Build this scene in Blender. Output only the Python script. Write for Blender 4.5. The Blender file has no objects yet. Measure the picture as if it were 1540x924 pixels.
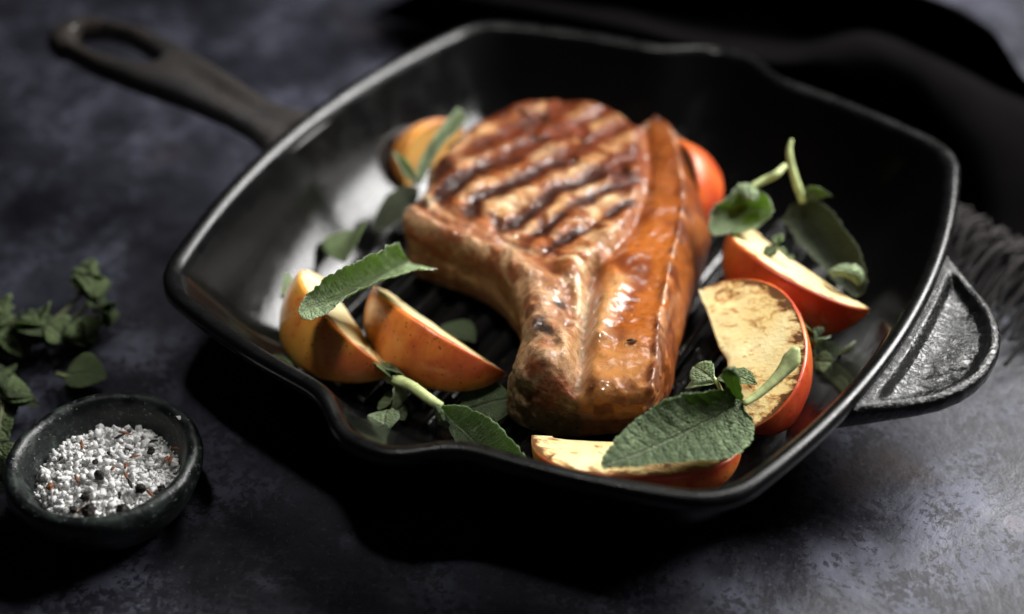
import bpy, math, random
import numpy as np
from mathutils import Matrix, Vector
random.seed(7); rng = np.random.default_rng(11)
S = bpy.context.scene; C = S.collection
W, H = 1540.0, 924.0
# ------------------------------------------------------------------ camera
CAM = np.array([0.22022, -0.41917, 0.38644])
FW = np.array([-0.3980079, 0.66939399, -0.6272969]); RT = np.array([0.86432135, 0.50280027, -0.01185283])
UP = np.cross(RT, FW); FOC = 1.519422
cd = bpy.data.cameras.new('camera'); cam = bpy.data.objects.new('camera', cd); C.objects.link(cam)
cam.matrix_world = Matrix(((RT[0], UP[0], -FW[0], CAM[0]), (RT[1], UP[1], -FW[1], CAM[1]), (RT[2], UP[2], -FW[2], CAM[2]), (0, 0, 0, 1)))
cd.sensor_width = 36; cd.lens = 36*FOC; cd.clip_start = 0.02; cd.clip_end = 50
S.camera = cam
cd.dof.use_dof = True; cd.dof.aperture_fstop = 3.2; cd.dof.aperture_blades = 9
cd.dof.focus_distance = float((np.array([.050, -.068, .036])-CAM) @ FW)
# ------------------------------------------------------------------ light
wd = bpy.data.worlds.new('World'); S.world = wd; wd.use_nodes = True
wd.node_tree.nodes['Background'].inputs[0].default_value = (0.55, 0.65, 0.85, 1); wd.node_tree.nodes['Background'].inputs[1].default_value = 0.006
def area(name, loc, target, sx, sy, power, col):
    l = bpy.data.lights.new(name, 'AREA'); l.shape = 'RECTANGLE'; l.size = sx; l.size_y = sy; l.energy = power; l.color = col
    o = bpy.data.objects.new(name, l); C.objects.link(o); o.location = loc
    o.rotation_euler = (Vector(target)-Vector(loc)).to_track_quat('-Z', 'Y').to_euler(); return o
kl = area('window_light', (.35, .56, .54), (.07, .06, .0), 0.50, .40, 5.0, (1.0, .99, .97)); kl.data.spread = math.radians(85)
sb = area('added_ridge_light', (.0, .42, .75), (-.01, -.04, .02), .30, .30, 0.20, (1.0, .98, .95)); sb.data.spread = math.radians(40)  # unseen lamp added high behind the pan for glints on the ridges
fr = area('added_pan_fill', (-.07, -.11, .86), (-.030, -.008, .02), .13, .13, 0.125, (1.0, .98, .95)); fr.data.spread = math.radians(20)  # unseen fill lamp added to lift the apple skins, beam kept to the pan
S.view_settings.view_transform = 'Standard'; S.view_settings.look = 'None'; S.view_settings.exposure = 0.0; S.view_settings.gamma = 1
S.cycles.max_bounces = 6; S.cycles.use_denoising = True
# ------------------------------------------------------------------ helpers
def U(px, py, z):
    D = FW + ((px-W/2)/(FOC*W))*RT - ((py-H/2)/(FOC*W))*UP
    return CAM + D*((z-CAM[2])/D[2])
def hsh(ix, iy, iz, seed):
    n = (ix.astype(np.int64)*374761393 + iy.astype(np.int64)*668265263 + iz.astype(np.int64)*2147483647 + seed*1274126177) & 0xffffffff
    n = ((n ^ (n >> 13))*1274126177) & 0xffffffff
    n = (n ^ (n >> 16)) & 0xffff
    return n/65535.0
def vnoise(P, seed=0):
    P = np.asarray(P, float); i = np.floor(P); f = P-i; f = f*f*f*(f*(f*6-15)+10)
    i = i.astype(np.int64); r = 0
    for dx in (0, 1):
        for dy in (0, 1):
            for dz in (0, 1):
                w = (f[..., 0] if dx else 1-f[..., 0])*(f[..., 1] if dy else 1-f[..., 1])*(f[..., 2] if dz else 1-f[..., 2])
                r = r + w*hsh(i[..., 0]+dx, i[..., 1]+dy, i[..., 2]+dz, seed)
    return r*2-1
def fbm(P, sc, octv=3, seed=0):
    P = np.asarray(P, float)*sc; r = 0; a = 1; t = 0
    for k in range(octv):
        r = r + a*vnoise(P*2.03**k + 17.3*k, seed+k); t += a; a *= .5
    return r/t
def sstep(a, b, x):
    t = np.clip((x-a)/(b-a), 0, 1); return t*t*(3-2*t)
def mix(a, b, t):
    t = np.asarray(t)[..., None]; return a*(1-t)+np.asarray(b)*t
def pdist(P2, line, closed=False):
    """distance from points (N,2) to a polyline, and the fraction along it"""
    L = np.asarray(line, float)
    if closed: L = np.vstack([L, L[:1]])
    best = np.full(len(P2), 1e9); fr = np.zeros(len(P2)); n = len(L)-1
    for k in range(n):
        a, b = L[k], L[k+1]; d = b-a
        t = np.clip(((P2-a)@d)/(d@d+1e-18), 0, 1)
        e = np.hypot(P2[:, 0]-a[0]-t*d[0], P2[:, 1]-a[1]-t*d[1])
        m = e < best; best[m] = e[m]; fr[m] = (k+t[m])/n
    return best, fr
def inside(P2, poly):
    L = np.asarray(poly, float); x, y = P2[:, 0], P2[:, 1]; r = np.zeros(len(P2), bool)
    for k in range(len(L)):
        a, b = L[k-1], L[k]
        m = (a[1] > y) != (b[1] > y)
        if abs(b[1]-a[1]) < 1e-12: continue
        r ^= m & (x < (b[0]-a[0])*(y-a[1])/(b[1]-a[1])+a[0])
    return r
def catmull(P, n, closed=False):
    """resample a row of points (k,d) to n points on a Catmull-Rom curve"""
    P = np.asarray(P, float); k = len(P)
    if k == 2 and not closed:
        t = np.linspace(0, 1, n)[:, None]; return P[0]*(1-t)+P[1]*t
    if closed: Q = np.vstack([P[-1:], P, P[:2]]); t = np.linspace(0, k, n, endpoint=False)
    else: Q = np.vstack([2*P[:1]-P[1:2], P, 2*P[-1:]-P[-2:-1]]); t = np.linspace(0, k-1, n)
    i = np.minimum(t.astype(int), (k if closed else k-1)-1); f = (t-i)[:, None]
    a, b, c, d = Q[i], Q[i+1], Q[i+2], Q[i+3]
    return .5*(2*b+(c-a)*f+(2*a-5*b+4*c-d)*f*f+(3*b-a-3*c+d)*f**3)
def new_mesh(name, V, F, mats, loc=(0, 0, 0), uv=None, col=None, smooth=True, mi=None, parent=None, normals=None):
    V = np.asarray(V, float)-np.asarray(loc, float)
    me = bpy.data.meshes.new(name); me.from_pydata(V.tolist(), [], [list(map(int, f)) for f in F])
    if not isinstance(mats, (list, tuple)): mats = [mats]
    for m in mats: me.materials.append(m)
    if smooth: me.polygons.foreach_set('use_smooth', [True]*len(me.polygons))
    if mi is not None: me.polygons.foreach_set('material_index', [int(x) for x in mi])
    if uv is not None:
        l = me.uv_layers.new(name='UVMap'); li = np.zeros(len(me.loops), int); me.loops.foreach_get('vertex_index', li)
        l.data.foreach_set('uv', np.asarray(uv, float)[li].ravel())
    if col is not None:
        a = me.color_attributes.new('Col', 'FLOAT_COLOR', 'POINT')
        cc = np.ones((len(V), 4)); cc[:, :col.shape[1]] = col; a.data.foreach_set('color', cc.ravel())
    me.update()
    if normals is not None: me.normals_split_custom_set_from_vertices([tuple(n) for n in normals])
    o = bpy.data.objects.new(name, me); C.objects.link(o)
    if parent is not None: o.parent = parent
    else: o.location = loc
    return o
def tag(o, label, cat, group=None, kind=None):
    o['label'] = label; o['category'] = cat
    if group: o['group'] = group
    if kind: o['kind'] = kind
    return o
def thing(name, label, cat, loc=(0, 0, 0), group=None):
    o = bpy.data.objects.new(name, None); C.objects.link(o); o.location = loc; o.empty_display_size = .01
    return tag(o, label, cat, group)
def grid_faces(nu, nv, closed_u=False, off=0):
    F = []
    for i in range(nu if closed_u else nu-1):
        for j in range(nv-1):
            a = i*nv+j; b = ((i+1) % nu)*nv+j
            F.append((off+a, off+b, off+b+1, off+a+1))
    return F
def surface_nets(f, o, h):
    """mesh of the zero level of a sampled field (negative inside)"""
    nx, ny, nz = f.shape; ins = f < 0
    cs = np.zeros((nx-1, ny-1, nz-1, 3)); cn = np.zeros((nx-1, ny-1, nz-1))
    corners = [(i, j, k) for i in (0, 1) for j in (0, 1) for k in (0, 1)]
    sl = lambda c: (slice(c[0], nx-1+c[0]), slice(c[1], ny-1+c[1]), slice(c[2], nz-1+c[2]))
    for a in range(8):
        for b in range(a+1, 8):
            ca, cb = np.array(corners[a]), np.array(corners[b])
            if np.abs(ca-cb).sum() != 1: continue
            fa, fb = f[sl(ca)], f[sl(cb)]; m = (fa < 0) != (fb < 0)
            t = fa[m]/(fa[m]-fb[m])
            cs[m] += ca+t[:, None]*(cb-ca); cn[m] += 1
    act = cn > 0; idx = -np.ones(act.shape, int); idx[act] = np.arange(act.sum())
    ijk = np.argwhere(act); V = np.asarray(o)+h*(ijk+cs[act]/cn[act][:, None])
    Q = []
    for ax in range(3):
        s0 = [slice(None)]*3; s1 = [slice(None)]*3; s0[ax] = slice(0, -1); s1[ax] = slice(1, None)
        a, b = ins[tuple(s0)], ins[tuple(s1)]; e = np.argwhere(a != b)
        u, v = (ax+1) % 3, (ax+2) % 3
        ok = (e[:, u] > 0) & (e[:, v] > 0) & (e[:, u] < f.shape[u]-1) & (e[:, v] < f.shape[v]-1); e = e[ok]
        fl = a[tuple(e.T)]
        du = np.zeros(3, int); dv = np.zeros(3, int); du[u] = 1; dv[v] = 1
        q = np.stack([idx[tuple((e-du-dv).T)], idx[tuple((e-dv).T)], idx[tuple(e.T)], idx[tuple((e-du).T)]], 1)
        q[~fl] = q[~fl][:, ::-1]; Q.append(q)
    return V, np.vstack(Q)
def vnormals(V, F):
    F = np.asarray(F); n = np.cross(V[F[:, 2]]-V[F[:, 0]], V[F[:, 3]]-V[F[:, 1]]); N = np.zeros_like(V)
    for k in range(4): np.add.at(N, F[:, k], n)
    return N/(np.linalg.norm(N, axis=1, keepdims=True)+1e-12)
def smax(a, b, k):
    hh = np.maximum(k-np.abs(a-b), 0)/k; return np.maximum(a, b)+hh*hh*k/4
# ------------------------------------------------------------------ materials
class NT:
    def __init__(s, name):
        s.m = bpy.data.materials.new(name); s.m.use_nodes = True; s.t = s.m.node_tree; s.b = s.t.nodes['Principled BSDF']; s.out = s.t.nodes['Material Output']
    def n(s, ty, **kw):
        x = s.t.nodes.new(ty)
        for k, v in kw.items(): setattr(x, k, v)
        return x
    def put(s, sock, v):
        if v is None: return
        if isinstance(v, bpy.types.NodeSocket): s.t.links.new(v, sock)
        else:
            if isinstance(v, (tuple, list)) and len(v) == 3 and sock.type == 'RGBA': v = (*v, 1)
            sock.default_value = v
    def set(s, **kw):
        for k, v in kw.items(): s.put(s.b.inputs[k.replace('_', ' ')], v)
        return s
    def coord(s, which='Object'):
        return s.n('ShaderNodeTexCoord').outputs[which]
    def math(s, op, a, b=None, c=None, clamp=False):
        x = s.n('ShaderNodeMath', operation=op, use_clamp=clamp)
        for i, v in enumerate((a, b, c)):
            if v is not None: s.put(x.inputs[i], v)
        return x.outputs[0]
    def noise(s, vec, scale, detail=3, rough=.55, dist=0.0, col=False):
        x = s.n('ShaderNodeTexNoise'); s.put(x.inputs['Vector'], vec); x.inputs['Scale'].default_value = scale
        x.inputs['Detail'].default_value = detail; x.inputs['Roughness'].default_value = rough; x.inputs['Distortion'].default_value = dist
        return x.outputs['Color' if col else 'Fac']
    def voro(s, vec, scale, feature='F1', out='Distance'):
        x = s.n('ShaderNodeTexVoronoi', feature=feature); s.put(x.inputs['Vector'], vec); x.inputs['Scale'].default_value = scale
        return x.outputs[out]
    def ramp(s, fac, *stops):
        x = s.n('ShaderNodeValToRGB'); s.put(x.inputs[0], fac); e = x.color_ramp.elements
        for i, (p, c) in enumerate(stops):
            el = e[i] if i < 2 else e.new(p)
            el.position = p; el.color = (*c, 1) if isinstance(c, (tuple, list)) else (c, c, c, 1)
        return x.outputs[0]
    def mr(s, v, a, b, c=0., d=1., smooth=True):
        x = s.n('ShaderNodeMapRange', interpolation_type='SMOOTHSTEP' if smooth else 'LINEAR'); s.put(x.inputs[0], v)
        for i, q in enumerate((a, b, c, d)): x.inputs[i+1].default_value = q
        return x.outputs[0]
    def mix(s, fac, a, b, blend='MIX'):
        x = s.n('ShaderNodeMix', data_type='RGBA', blend_type=blend); s.put(x.inputs[0], fac); s.put(x.inputs[6], a); s.put(x.inputs[7], b)
        return x.outputs[2]
    def bump(s, h, strength, dist, prev=None):
        x = s.n('ShaderNodeBump'); x.inputs['Strength'].default_value = strength; x.inputs['Distance'].default_value = dist
        s.put(x.inputs['Height'], h)
        if prev is not None: s.put(x.inputs['Normal'], prev)
        s.put(s.b.inputs['Normal'], x.outputs[0]); return x.outputs[0]
    def sep(s, v):
        x = s.n('ShaderNodeSeparateXYZ'); s.put(x.inputs[0], v); return x.outputs
    def attr(s, name='Col'):
        return s.n('ShaderNodeVertexColor', layer_name=name).outputs

def mat_table():
    t = NT('painted_stone'); c = t.coord('Object')
    big = t.noise(c, 7, 5, .6); mid = t.noise(c, 26, 6, .65, .4); fine = t.noise(c, 190, 4, .7); fine2 = t.noise(c, 520, 2, .6)
    base = t.ramp(t.math('ADD', t.math('MULTIPLY', t.noise(c, 17, 5, .62, .3), .62), t.math('MULTIPLY', mid, .38)), (.37, (.007, .0075, .0115)), (.49, (.028, .029, .040)), (.62, (.108, .111, .152)))
    v1 = t.math('ADD', t.noise(c, 330, 5, .68, .4), t.math('MULTIPLY', t.math('SUBTRACT', t.noise(c, 38, 4, .65), .5), .75))
    v2 = t.math('ADD', t.noise(c, 120, 4, .7, .5), t.math('MULTIPLY', t.math('SUBTRACT', big, .5), .5))
    col = t.mix(t.mr(v1, .43, .475, .85, 0), base, (.012, .012, .017)); col = t.mix(t.mr(v2, .38, .44, .7, 0), col, (.014, .014, .020))
    col = t.mix(t.mr(fine2, .60, .72, 0, .22), col, (.17, .17, .21))
    # rusty blotches and one pale ring stain worn into the board
    rust = t.mr(t.noise(c, 11, 2, .5), .66, .74); col = t.mix(t.math('MULTIPLY', rust, .45), col, (.05, .032, .028))
    d = t.n('ShaderNodeVectorMath', operation='DISTANCE'); t.put(d.inputs[0], c); q = U(1526, 788, 0); d.inputs[1].default_value = (q[0], q[1], 0)
    st = t.mr(d.outputs['Value'], .0036, .0042, 1, 0); col = t.mix(t.math('MULTIPLY', st, .22), col, (.26, .22, .25))
    t.set(Base_Color=col, Roughness=t.mr(mid, .3, .7, .36, .58)); t.b.inputs['Specular IOR Level'].default_value = .25
    b = t.bump(fine, .35, .0006); t.bump(mid, .5, .002, b); return t.m
def mat_iron(name, rough=.40, pit=0.0, base=.011, wet=False, bs=.22, rimz=None, tint=(1, .95, .92)):
    t = NT(name); c = t.coord('Object'); n1 = t.noise(c, 900, 3, .6); n2 = t.noise(c, 120, 4, .6); n3 = t.noise(c, 22, 3)
    t.set(Base_Color=t.ramp(n3, (.3, (base, base, base*1.05)), (.75, (base*1.7*tint[0], base*1.7*tint[1], base*1.7*tint[2]))), Roughness=t.mr(n2, .3, .7, rough-.05, rough+.06))
    t.b.inputs['Specular IOR Level'].default_value = .33
    if rimz: t.set(Roughness=t.math('ADD', t.mr(n2, .3, .7, rough-.05, rough+.06), t.mr(t.sep(c)[2], rimz-.002, rimz, 0, .16)))
    b = t.bump(n1, bs, .0004)
    if pit:
        v = t.math('MULTIPLY', t.mr(t.noise(c, 420, 4, .7, .8), .36, .60), pit); b = t.bump(v, .5, .0006, b)
    if wet:
        b = t.bump(t.mr(t.noise(c, 260, 3, .6), .5, .7), .22, .0006, b)
    b = t.bump(n2, .05, .001, b); return t.m
def mat_chop(name='glazed_pork', bs=1., sss=.15, mot=.8):
    t = NT(name); c = t.coord('Object'); col = t.attr('Col'); n1 = t.noise(c, 420, 4, .65); n2 = t.noise(c, 1300, 2, .6)
    cc = t.mix(mot, col[0], t.mix(1., col[0], t.ramp(n1, (.3, (.45, .38, .30)), (.52, (1., 1., 1.)), (.7, (1.35, 1.35, 1.35))), 'MULTIPLY'))
    sp = t.mr(t.noise(c, 900, 2, .5), .66, .70); cc = t.mix(t.math('MULTIPLY', sp, .55), cc, (.05, .02, .008))
    gl = col[1]
    t.set(Base_Color=cc, Roughness=t.math('SUBTRACT', .52, t.math('MULTIPLY', gl, .22)), Coat_Weight=t.math('MULTIPLY', gl, t.mr(t.noise(c, 75, 3, .6), .36, .56, .25, .95 if bs == 1 else .6)), Coat_Roughness=.06, Coat_IOR=1.42)
    t.b.inputs['Specular IOR Level'].default_value = .12
    t.b.inputs['Subsurface Weight'].default_value = sss; t.b.inputs['Subsurface Radius'].default_value = (.004, .0014, .0006); t.b.inputs['Subsurface Scale'].default_value = 1.0
    b = t.bump(t.noise(c, 170, 4, .6), .40*bs, .0028); b = t.bump(n1, .45*bs, .0012, b); b2 = t.bump(n2, .25, .0004, b)
    cb = t.n('ShaderNodeBump'); cb.inputs['Strength'].default_value = .6 if bs == 1 else .42; cb.inputs['Distance'].default_value = .0035; t.put(cb.inputs['Height'], t.noise(c, 200 if bs == 1 else 120, 2.5, .5)); t.put(t.b.inputs['Coat Normal'], cb.outputs[0])
    return t.m
def mat_skin(name, c1, c2, c3):
    t = NT(name); c = t.coord('Object'); n = t.noise(c, 34, 3, .55, .6); f = t.noise(c, 240, 3); st = t.attr('Col')
    mp = t.n('ShaderNodeMapping'); t.put(mp.inputs[0], c); mp.inputs['Scale'].default_value = (1, 1, .45)
    k = t.math('ADD', t.math('ADD', t.math('MULTIPLY', n, 1.0), t.math('MULTIPLY', t.math('SUBTRACT', t.noise(mp.outputs[0], 190, 4, .7), .5), .45)), t.math('ADD', t.math('MULTIPLY', st[0], .45), -.22))
    col = t.ramp(k, (.30, c1), (.52, c2), (.72, c3))
    sp = t.mr(t.voro(c, 520), .16, .27, 1, 0); gate = t.mr(t.noise(c, 300, 1), .46, .55)
    col = t.mix(t.math('MULTIPLY', t.math('MULTIPLY', sp, gate), .75), col, (.07, .03, .012))
    br = t.mr(t.noise(c, 90, 4, .6), .60, .72); col = t.mix(t.math('MULTIPLY', br, .25), col, (.20, .06, .012))
    t.set(Base_Color=col, Roughness=t.mr(f, .3, .7, .28, .42), Coat_Weight=.15, Coat_Roughness=.2); t.b.inputs['Specular IOR Level'].default_value = .35; t.b.inputs['Subsurface Weight'].default_value = .08; t.b.inputs['Subsurface Radius'].default_value = (.004, .002, .001); t.b.inputs['Subsurface Scale'].default_value = 1.
    t.bump(t.noise(c, 140, 3), .18, .0015); return t.m
def mat_flesh(name, char=.5, tint=(.78, .62, .34), lo=.56):
    t = NT(name); c = t.coord('Object'); col = t.attr('Col')
    mp = t.n('ShaderNodeMapping'); t.put(mp.inputs[0], c); mp.inputs['Scale'].default_value = (1, 1, 1)
    mp.inputs['Rotation'].default_value = (0, 0, .9); mp.inputs['Scale'].default_value = (1, 1.9, 1); n = t.noise(mp.outputs[0], 120, 5, .72, .6); n2 = t.noise(c, 45, 3, .6); n3 = t.noise(c, 600, 3, .6)
    base = t.ramp(n2, (.3, tint), (.7, (tint[0]*.92, tint[1]*.80, tint[2]*.60)))
    k = t.math('ADD', t.math('ADD', t.math('MULTIPLY', n, .62), t.math('MULTIPLY', n2, .30)), t.math('MULTIPLY', col[0], .22))
    k = t.math('ADD', k, t.math('MULTIPLY', t.math('SUBTRACT', n3, .5), .12))
    g = t.mr(k, lo-.035, lo+.05); base = t.mix(t.math('MULTIPLY', g, .75), base, (.42, .17, .035))
    g2 = t.mr(k, lo+.035, lo+.09); base = t.mix(t.math('MULTIPLY', g2, char+.45, clamp=True), base, (.075, .022, .007))
    t.set(Base_Color=base, Roughness=.38, Coat_Weight=.3, Coat_Roughness=.25); t.b.inputs['Subsurface Weight'].default_value = .25
    t.b.inputs['Subsurface Radius'].default_value = (.006, .004, .002); t.b.inputs['Subsurface Scale'].default_value = 1.
    b = t.bump(n3, .4, .0006); t.bump(n, .15, .001, b); return t.m
def mat_leaf(name, top, under, vein, pebble=1.0, spacing=.42, trans=.28):
    t = NT(name); uv = t.sep(t.coord('UV')); u, v = uv[0], uv[1]      # centimetres along and across the leaf
    c = t.coord('UV'); ob = t.coord('Object')
    av = t.math('ABSOLUTE', v)
    wob = t.math('MULTIPLY', t.math('SUBTRACT', t.noise(c, 1.3, 2), .5), .35)
    ph = t.math('DIVIDE', t.math('ADD', t.math('SUBTRACT', u, t.math('MULTIPLY', av, .62)), wob), spacing)
    tri = t.math('ABSOLUTE', t.math('SUBTRACT', t.math('FRACT', ph), .5))                 # 0.5 at a side vein
    sv = t.mr(tri, .40, .5); mv = t.mr(av, .02, .075, 1, 0)
    cell = t.voro(c, 8.5, 'DISTANCE_TO_EDGE'); net = t.mr(cell, .0, .16, 1, 0)
    vv = t.math('MAXIMUM', mv, t.math('MAXIMUM', t.math('MULTIPLY', sv, .6), t.math('MULTIPLY', net, .32)))
    n = t.noise(ob, 130, 3)
    tc = t.mix(t.mr(n, .3, .7), top, tuple(x*.68 for x in top))
    tc = t.mix(t.math('MULTIPLY', vv, .75), tc, vein)
    bl = t.mr(t.noise(ob, 60, 3), .62, .72); tc = t.mix(t.math('MULTIPLY', bl, .35), tc, (.05, .045, .03))
    geo = t.n('ShaderNodeNewGeometry'); fl = t.attr('Col')
    uc = t.mix(t.math('MULTIPLY', vv, .5), under, tuple(min(1, x*1.5) for x in under))
    col = t.mix(fl[1], tc, uc)                                           # alpha of Col marks the underside skin
    col = t.mix(t.math('MULTIPLY', t.mr(t.sep(fl[0])[0], .93, .995), .55), col, tuple(min(.6, x*2.6) for x in top))
    t.set(Base_Color=col, Roughness=.6, Sheen_Weight=.06, Sheen_Roughness=.4)
    t.b.inputs['Specular IOR Level'].default_value = .2
    hgt = t.math('SUBTRACT', t.math('MULTIPLY', t.mr(cell, .0, .35), .55*pebble), t.math('ADD', t.math('MULTIPLY', sv, .35), t.math('MULTIPLY', mv, .9)))
    b = t.bump(hgt, 1., .0024); t.bump(t.noise(ob, 1500, 2), .3, .0003, b)
    tr = t.n('ShaderNodeBsdfTranslucent'); t.put(tr.inputs[0], tuple(min(1, x*f) for x, f in zip(top, (2.0, 2.2, 1.0)))); mx = t.n('ShaderNodeMixShader'); mx.inputs[0].default_value = trans
    t.t.links.new(t.b.outputs[0], mx.inputs[1]); t.t.links.new(tr.outputs[0], mx.inputs[2]); t.t.links.new(mx.outputs[0], t.out.inputs[0]); return t.m
def mat_plain(name, col, rough=.5, nscale=200, var=.35, bump=.2, bd=.0005, spec=.5):
    t = NT(name); c = t.coord('Object'); n = t.noise(c, nscale, 4, .6)
    t.set(Base_Color=t.ramp(n, (.3, tuple(x*(1-var) for x in col)), (.7, tuple(x*(1+var) for x in col))), Roughness=rough)
    t.b.inputs['Specular IOR Level'].default_value = spec; t.bump(n, bump, bd); return t.m
def mat_granite():
    t = NT('dark_green_stone'); c = t.coord('Object'); n = t.noise(c, 70, 5, .65, .5); f = t.noise(c, 420, 4, .7); s = t.noise(c, 900, 2)
    col = t.ramp(n, (.32, (.002, .003, .003)), (.5, (.006, .008, .0075)), (.68, (.032, .045, .038)))
    col = t.mix(t.mr(f, .57, .68), col, (.06, .078, .07)); col = t.mix(t.mr(f, .40, .30), col, (.004, .004, .005))
    col = t.mix(t.math('MULTIPLY', t.mr(s, .68, .73), .7), col, (.35, .37, .36))
    t.set(Base_Color=col, Roughness=t.mr(n, .3, .7, .30, .5)); b = t.bump(f, .35, .0007); t.bump(n, .3, .002, b); return t.m
def mat_salt():
    t = NT('coarse_salt'); c = t.coord('Object'); n = t.noise(c, 300, 3)
    t.set(Base_Color=t.ramp(n, (.3, (.76, .755, .74)), (.7, (.90, .895, .88))), Roughness=.6); t.b.inputs['Specular IOR Level'].default_value = .25; t.b.inputs['Subsurface Weight'].default_value = .4
    t.b.inputs['Subsurface Radius'].default_value = (.002, .002, .002); t.b.inputs['Subsurface Scale'].default_value = 1.; t.bump(t.noise(c, 1500, 2), .4, .0004); return t.m
def mat_cloth():
    t = NT('dark_linen'); c = t.coord('Object'); n = t.noise(c, 900, 3, .7); g = t.noise(c, 30, 3)
    t.set(Base_Color=t.ramp(g, (.3, (.0012, .0010, .0010)), (.7, (.0026, .0021, .0021))), Roughness=.95)
    t.b.inputs['Specular IOR Level'].default_value = .03; t.bump(n, .5, .001); return t.m
M_table = mat_table(); M_iron = mat_iron('cast_iron', .12, 0, .0030, bs=.14, rimz=.0495); M_rim = mat_iron('cast_iron_tab', .22, .45, .004, bs=.05)
M_ridge = mat_iron('oiled_iron', .13, 0, .0035, True, .06); M_handle = mat_iron('seasoned_iron', .30, 0, .022, tint=(1.25, 1.05, .92)); M_chop = mat_chop(); M_fat = mat_chop('amber_fat', .35, .28, .45)
M_sage = mat_leaf('sage_leaf_skin', (.17, .235, .12), (.33, .41, .27), (.36, .42, .26))
M_sage_pale = mat_leaf('pale_sage_skin', (.32, .41, .23), (.40, .47, .33), (.48, .54, .36), .8)
M_sage_dark = mat_leaf('dark_sage_skin', (.06, .072, .040), (.22, .26, .19), (.14, .16, .10), .6)  # deeper green of the dark sage leaves
M_oreg = mat_leaf('oregano_skin', (.15, .205, .085), (.22, .29, .15), (.28, .34, .18), .5, .28)
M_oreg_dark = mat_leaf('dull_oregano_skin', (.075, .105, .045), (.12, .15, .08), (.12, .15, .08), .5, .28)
M_stem = mat_plain('pale_green_stem', (.40, .46, .19), .6, 300, .3); M_stem_d = mat_plain('brown_green_stem', (.10, .11, .05), .7, 300)
M_granite = mat_granite(); M_salt = mat_salt(); M_cloth = mat_cloth()
M_pepper = mat_plain('black_pepper', (.010, .006, .004), .38, 900, .7, .9, .0010, .3); M_flake = mat_plain('dried_flake', (.20, .07, .02), .7, 600, .5, .4)
M_fringe = mat_plain('linen_thread', (.011, .0078, .0076), .9, 500, .3)
# ------------------------------------------------------------------ table
T = []
ax = np.concatenate([[-2.2], np.linspace(-.6, .6, 13), [2.2]])
V = np.array([(x, y, 0) for x in ax for y in ax]); tb = new_mesh('table_top', V, grid_faces(15, 15), M_table); tb['kind'] = 'structure'
# ------------------------------------------------------------------ grill pan
A_, RS, RC, SB, SW = .130, .32288, .0257, .0129, .02035
def rim(sb, n=120, nc=24):
    c = -(RS-A_); aa, bb, cc = 2, -2*c, c*c-(RS-RC)**2; k = (-bb+math.sqrt(bb*bb-4*aa*cc))/(2*aa); ang = math.atan2(k, k-c)
    t = np.linspace(-ang, ang, n); s = np.stack([c+RS*np.cos(t), RS*np.sin(t)], 1)
    t2 = np.linspace(ang, math.pi/2-ang, nc)[1:-1]; q = np.concatenate([s, np.stack([k+RC*np.cos(t2), k+RC*np.sin(t2)], 1)])
    R = []
    for i in range(4):
        th = i*math.pi/2; qq = q.copy(); m = np.zeros(len(q))
        if i in (1, 3): m = np.exp(-(np.abs(q[:, 1])/SW)**3); qq[:, 0] += sb*m
        R.append(np.c_[qq@np.array([[math.cos(th), math.sin(th)], [-math.sin(th), math.cos(th)]]), m])
    return np.concatenate(R)
pan = thing('grill_pan', 'square black cast iron grill pan holding the chop and apples', 'grill pan', (0, 0, 0))
prof = [(.02, .0060, 0), (.35, .0060, 0), (.60, .0060, 0), (.655, .0061, 0), (.690, .0068, 0), (.717, .0086, 0), (.742, .0112, .05), (.768, .0141, .12), (.795, .0173, .22), (.820, .0208, .35), (.843, .0244, .48), (.863, .0283, .60), (.883, .0325, .72), (.903, .0368, .84), (.923, .0412, .93), (.941, .0455, .98), (.954, .0484, 1), (.961, .0496, 1),
        (.970, .0503, 1), (.982, .0507, 1), (.994, .0500, 1), (1.0, .0484, 1), (.9995, .0462, 1), (.992, .0446, 1), (.982, .0436, .98), (.972, .0415, .92), (.950, .036, .75), (.910, .027, .45), (.86, .016, .15), (.81, .0060, 0), (.79, .0018, 0), (.77, .0004, 0), (.4, .0004, 0)]
rows = []
for s, z, w in prof:
    r = rim(SB*w); zz = np.full(len(r), z)-.0012*r[:, 2]*w*w*(1 if z > .03 else 0)
    rows.append(np.c_[r[:, :2]*s, zz])
nr = len(rows[0]); V = np.concatenate(rows); F = []
for i in range(len(rows)-1):
    for j in range(nr):
        k = (j+1) % nr; F.append((i*nr+j, i*nr+k, (i+1)*nr+k, (i+1)*nr+j))
F.append(list(range(nr))[::-1]); F.append([(len(rows)-1)*nr+j for j in range(nr)])
new_mesh('pan_body', V, F, M_iron, parent=pan)
rp = [(-.0037, -.0008)]+[(-.0036*math.cos(a), .0046*math.sin(a)**.9) for a in np.linspace(.12, math.pi-.12, 10)]+[(.0037, -.0008)]
ridge_proto = None
for k in range(15):
    x = (k-7)*.0122; L = .0925 if abs(k-7) < 6 else (.089 if abs(k-7) == 6 else .082)
    ys = [-L, -L+.0015, -L+.004, -L+.009, -L/2, 0, L/2, L-.009, L-.004, L-.0015, L]; hs = [0.02, .35, .75, 1, 1, 1, 1, 1, .75, .35, .02]
    V = np.array([(a, y, .0060+(b*h if b > 0 else b)) for y, h in zip(ys, hs) for a, b in rp])
    o = new_mesh('ridge', V, grid_faces(len(ys), 12)+[list(range(12)), [120+q for q in range(12)][::-1]], M_ridge, parent=pan); o.location = (x, 0, 0)
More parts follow.
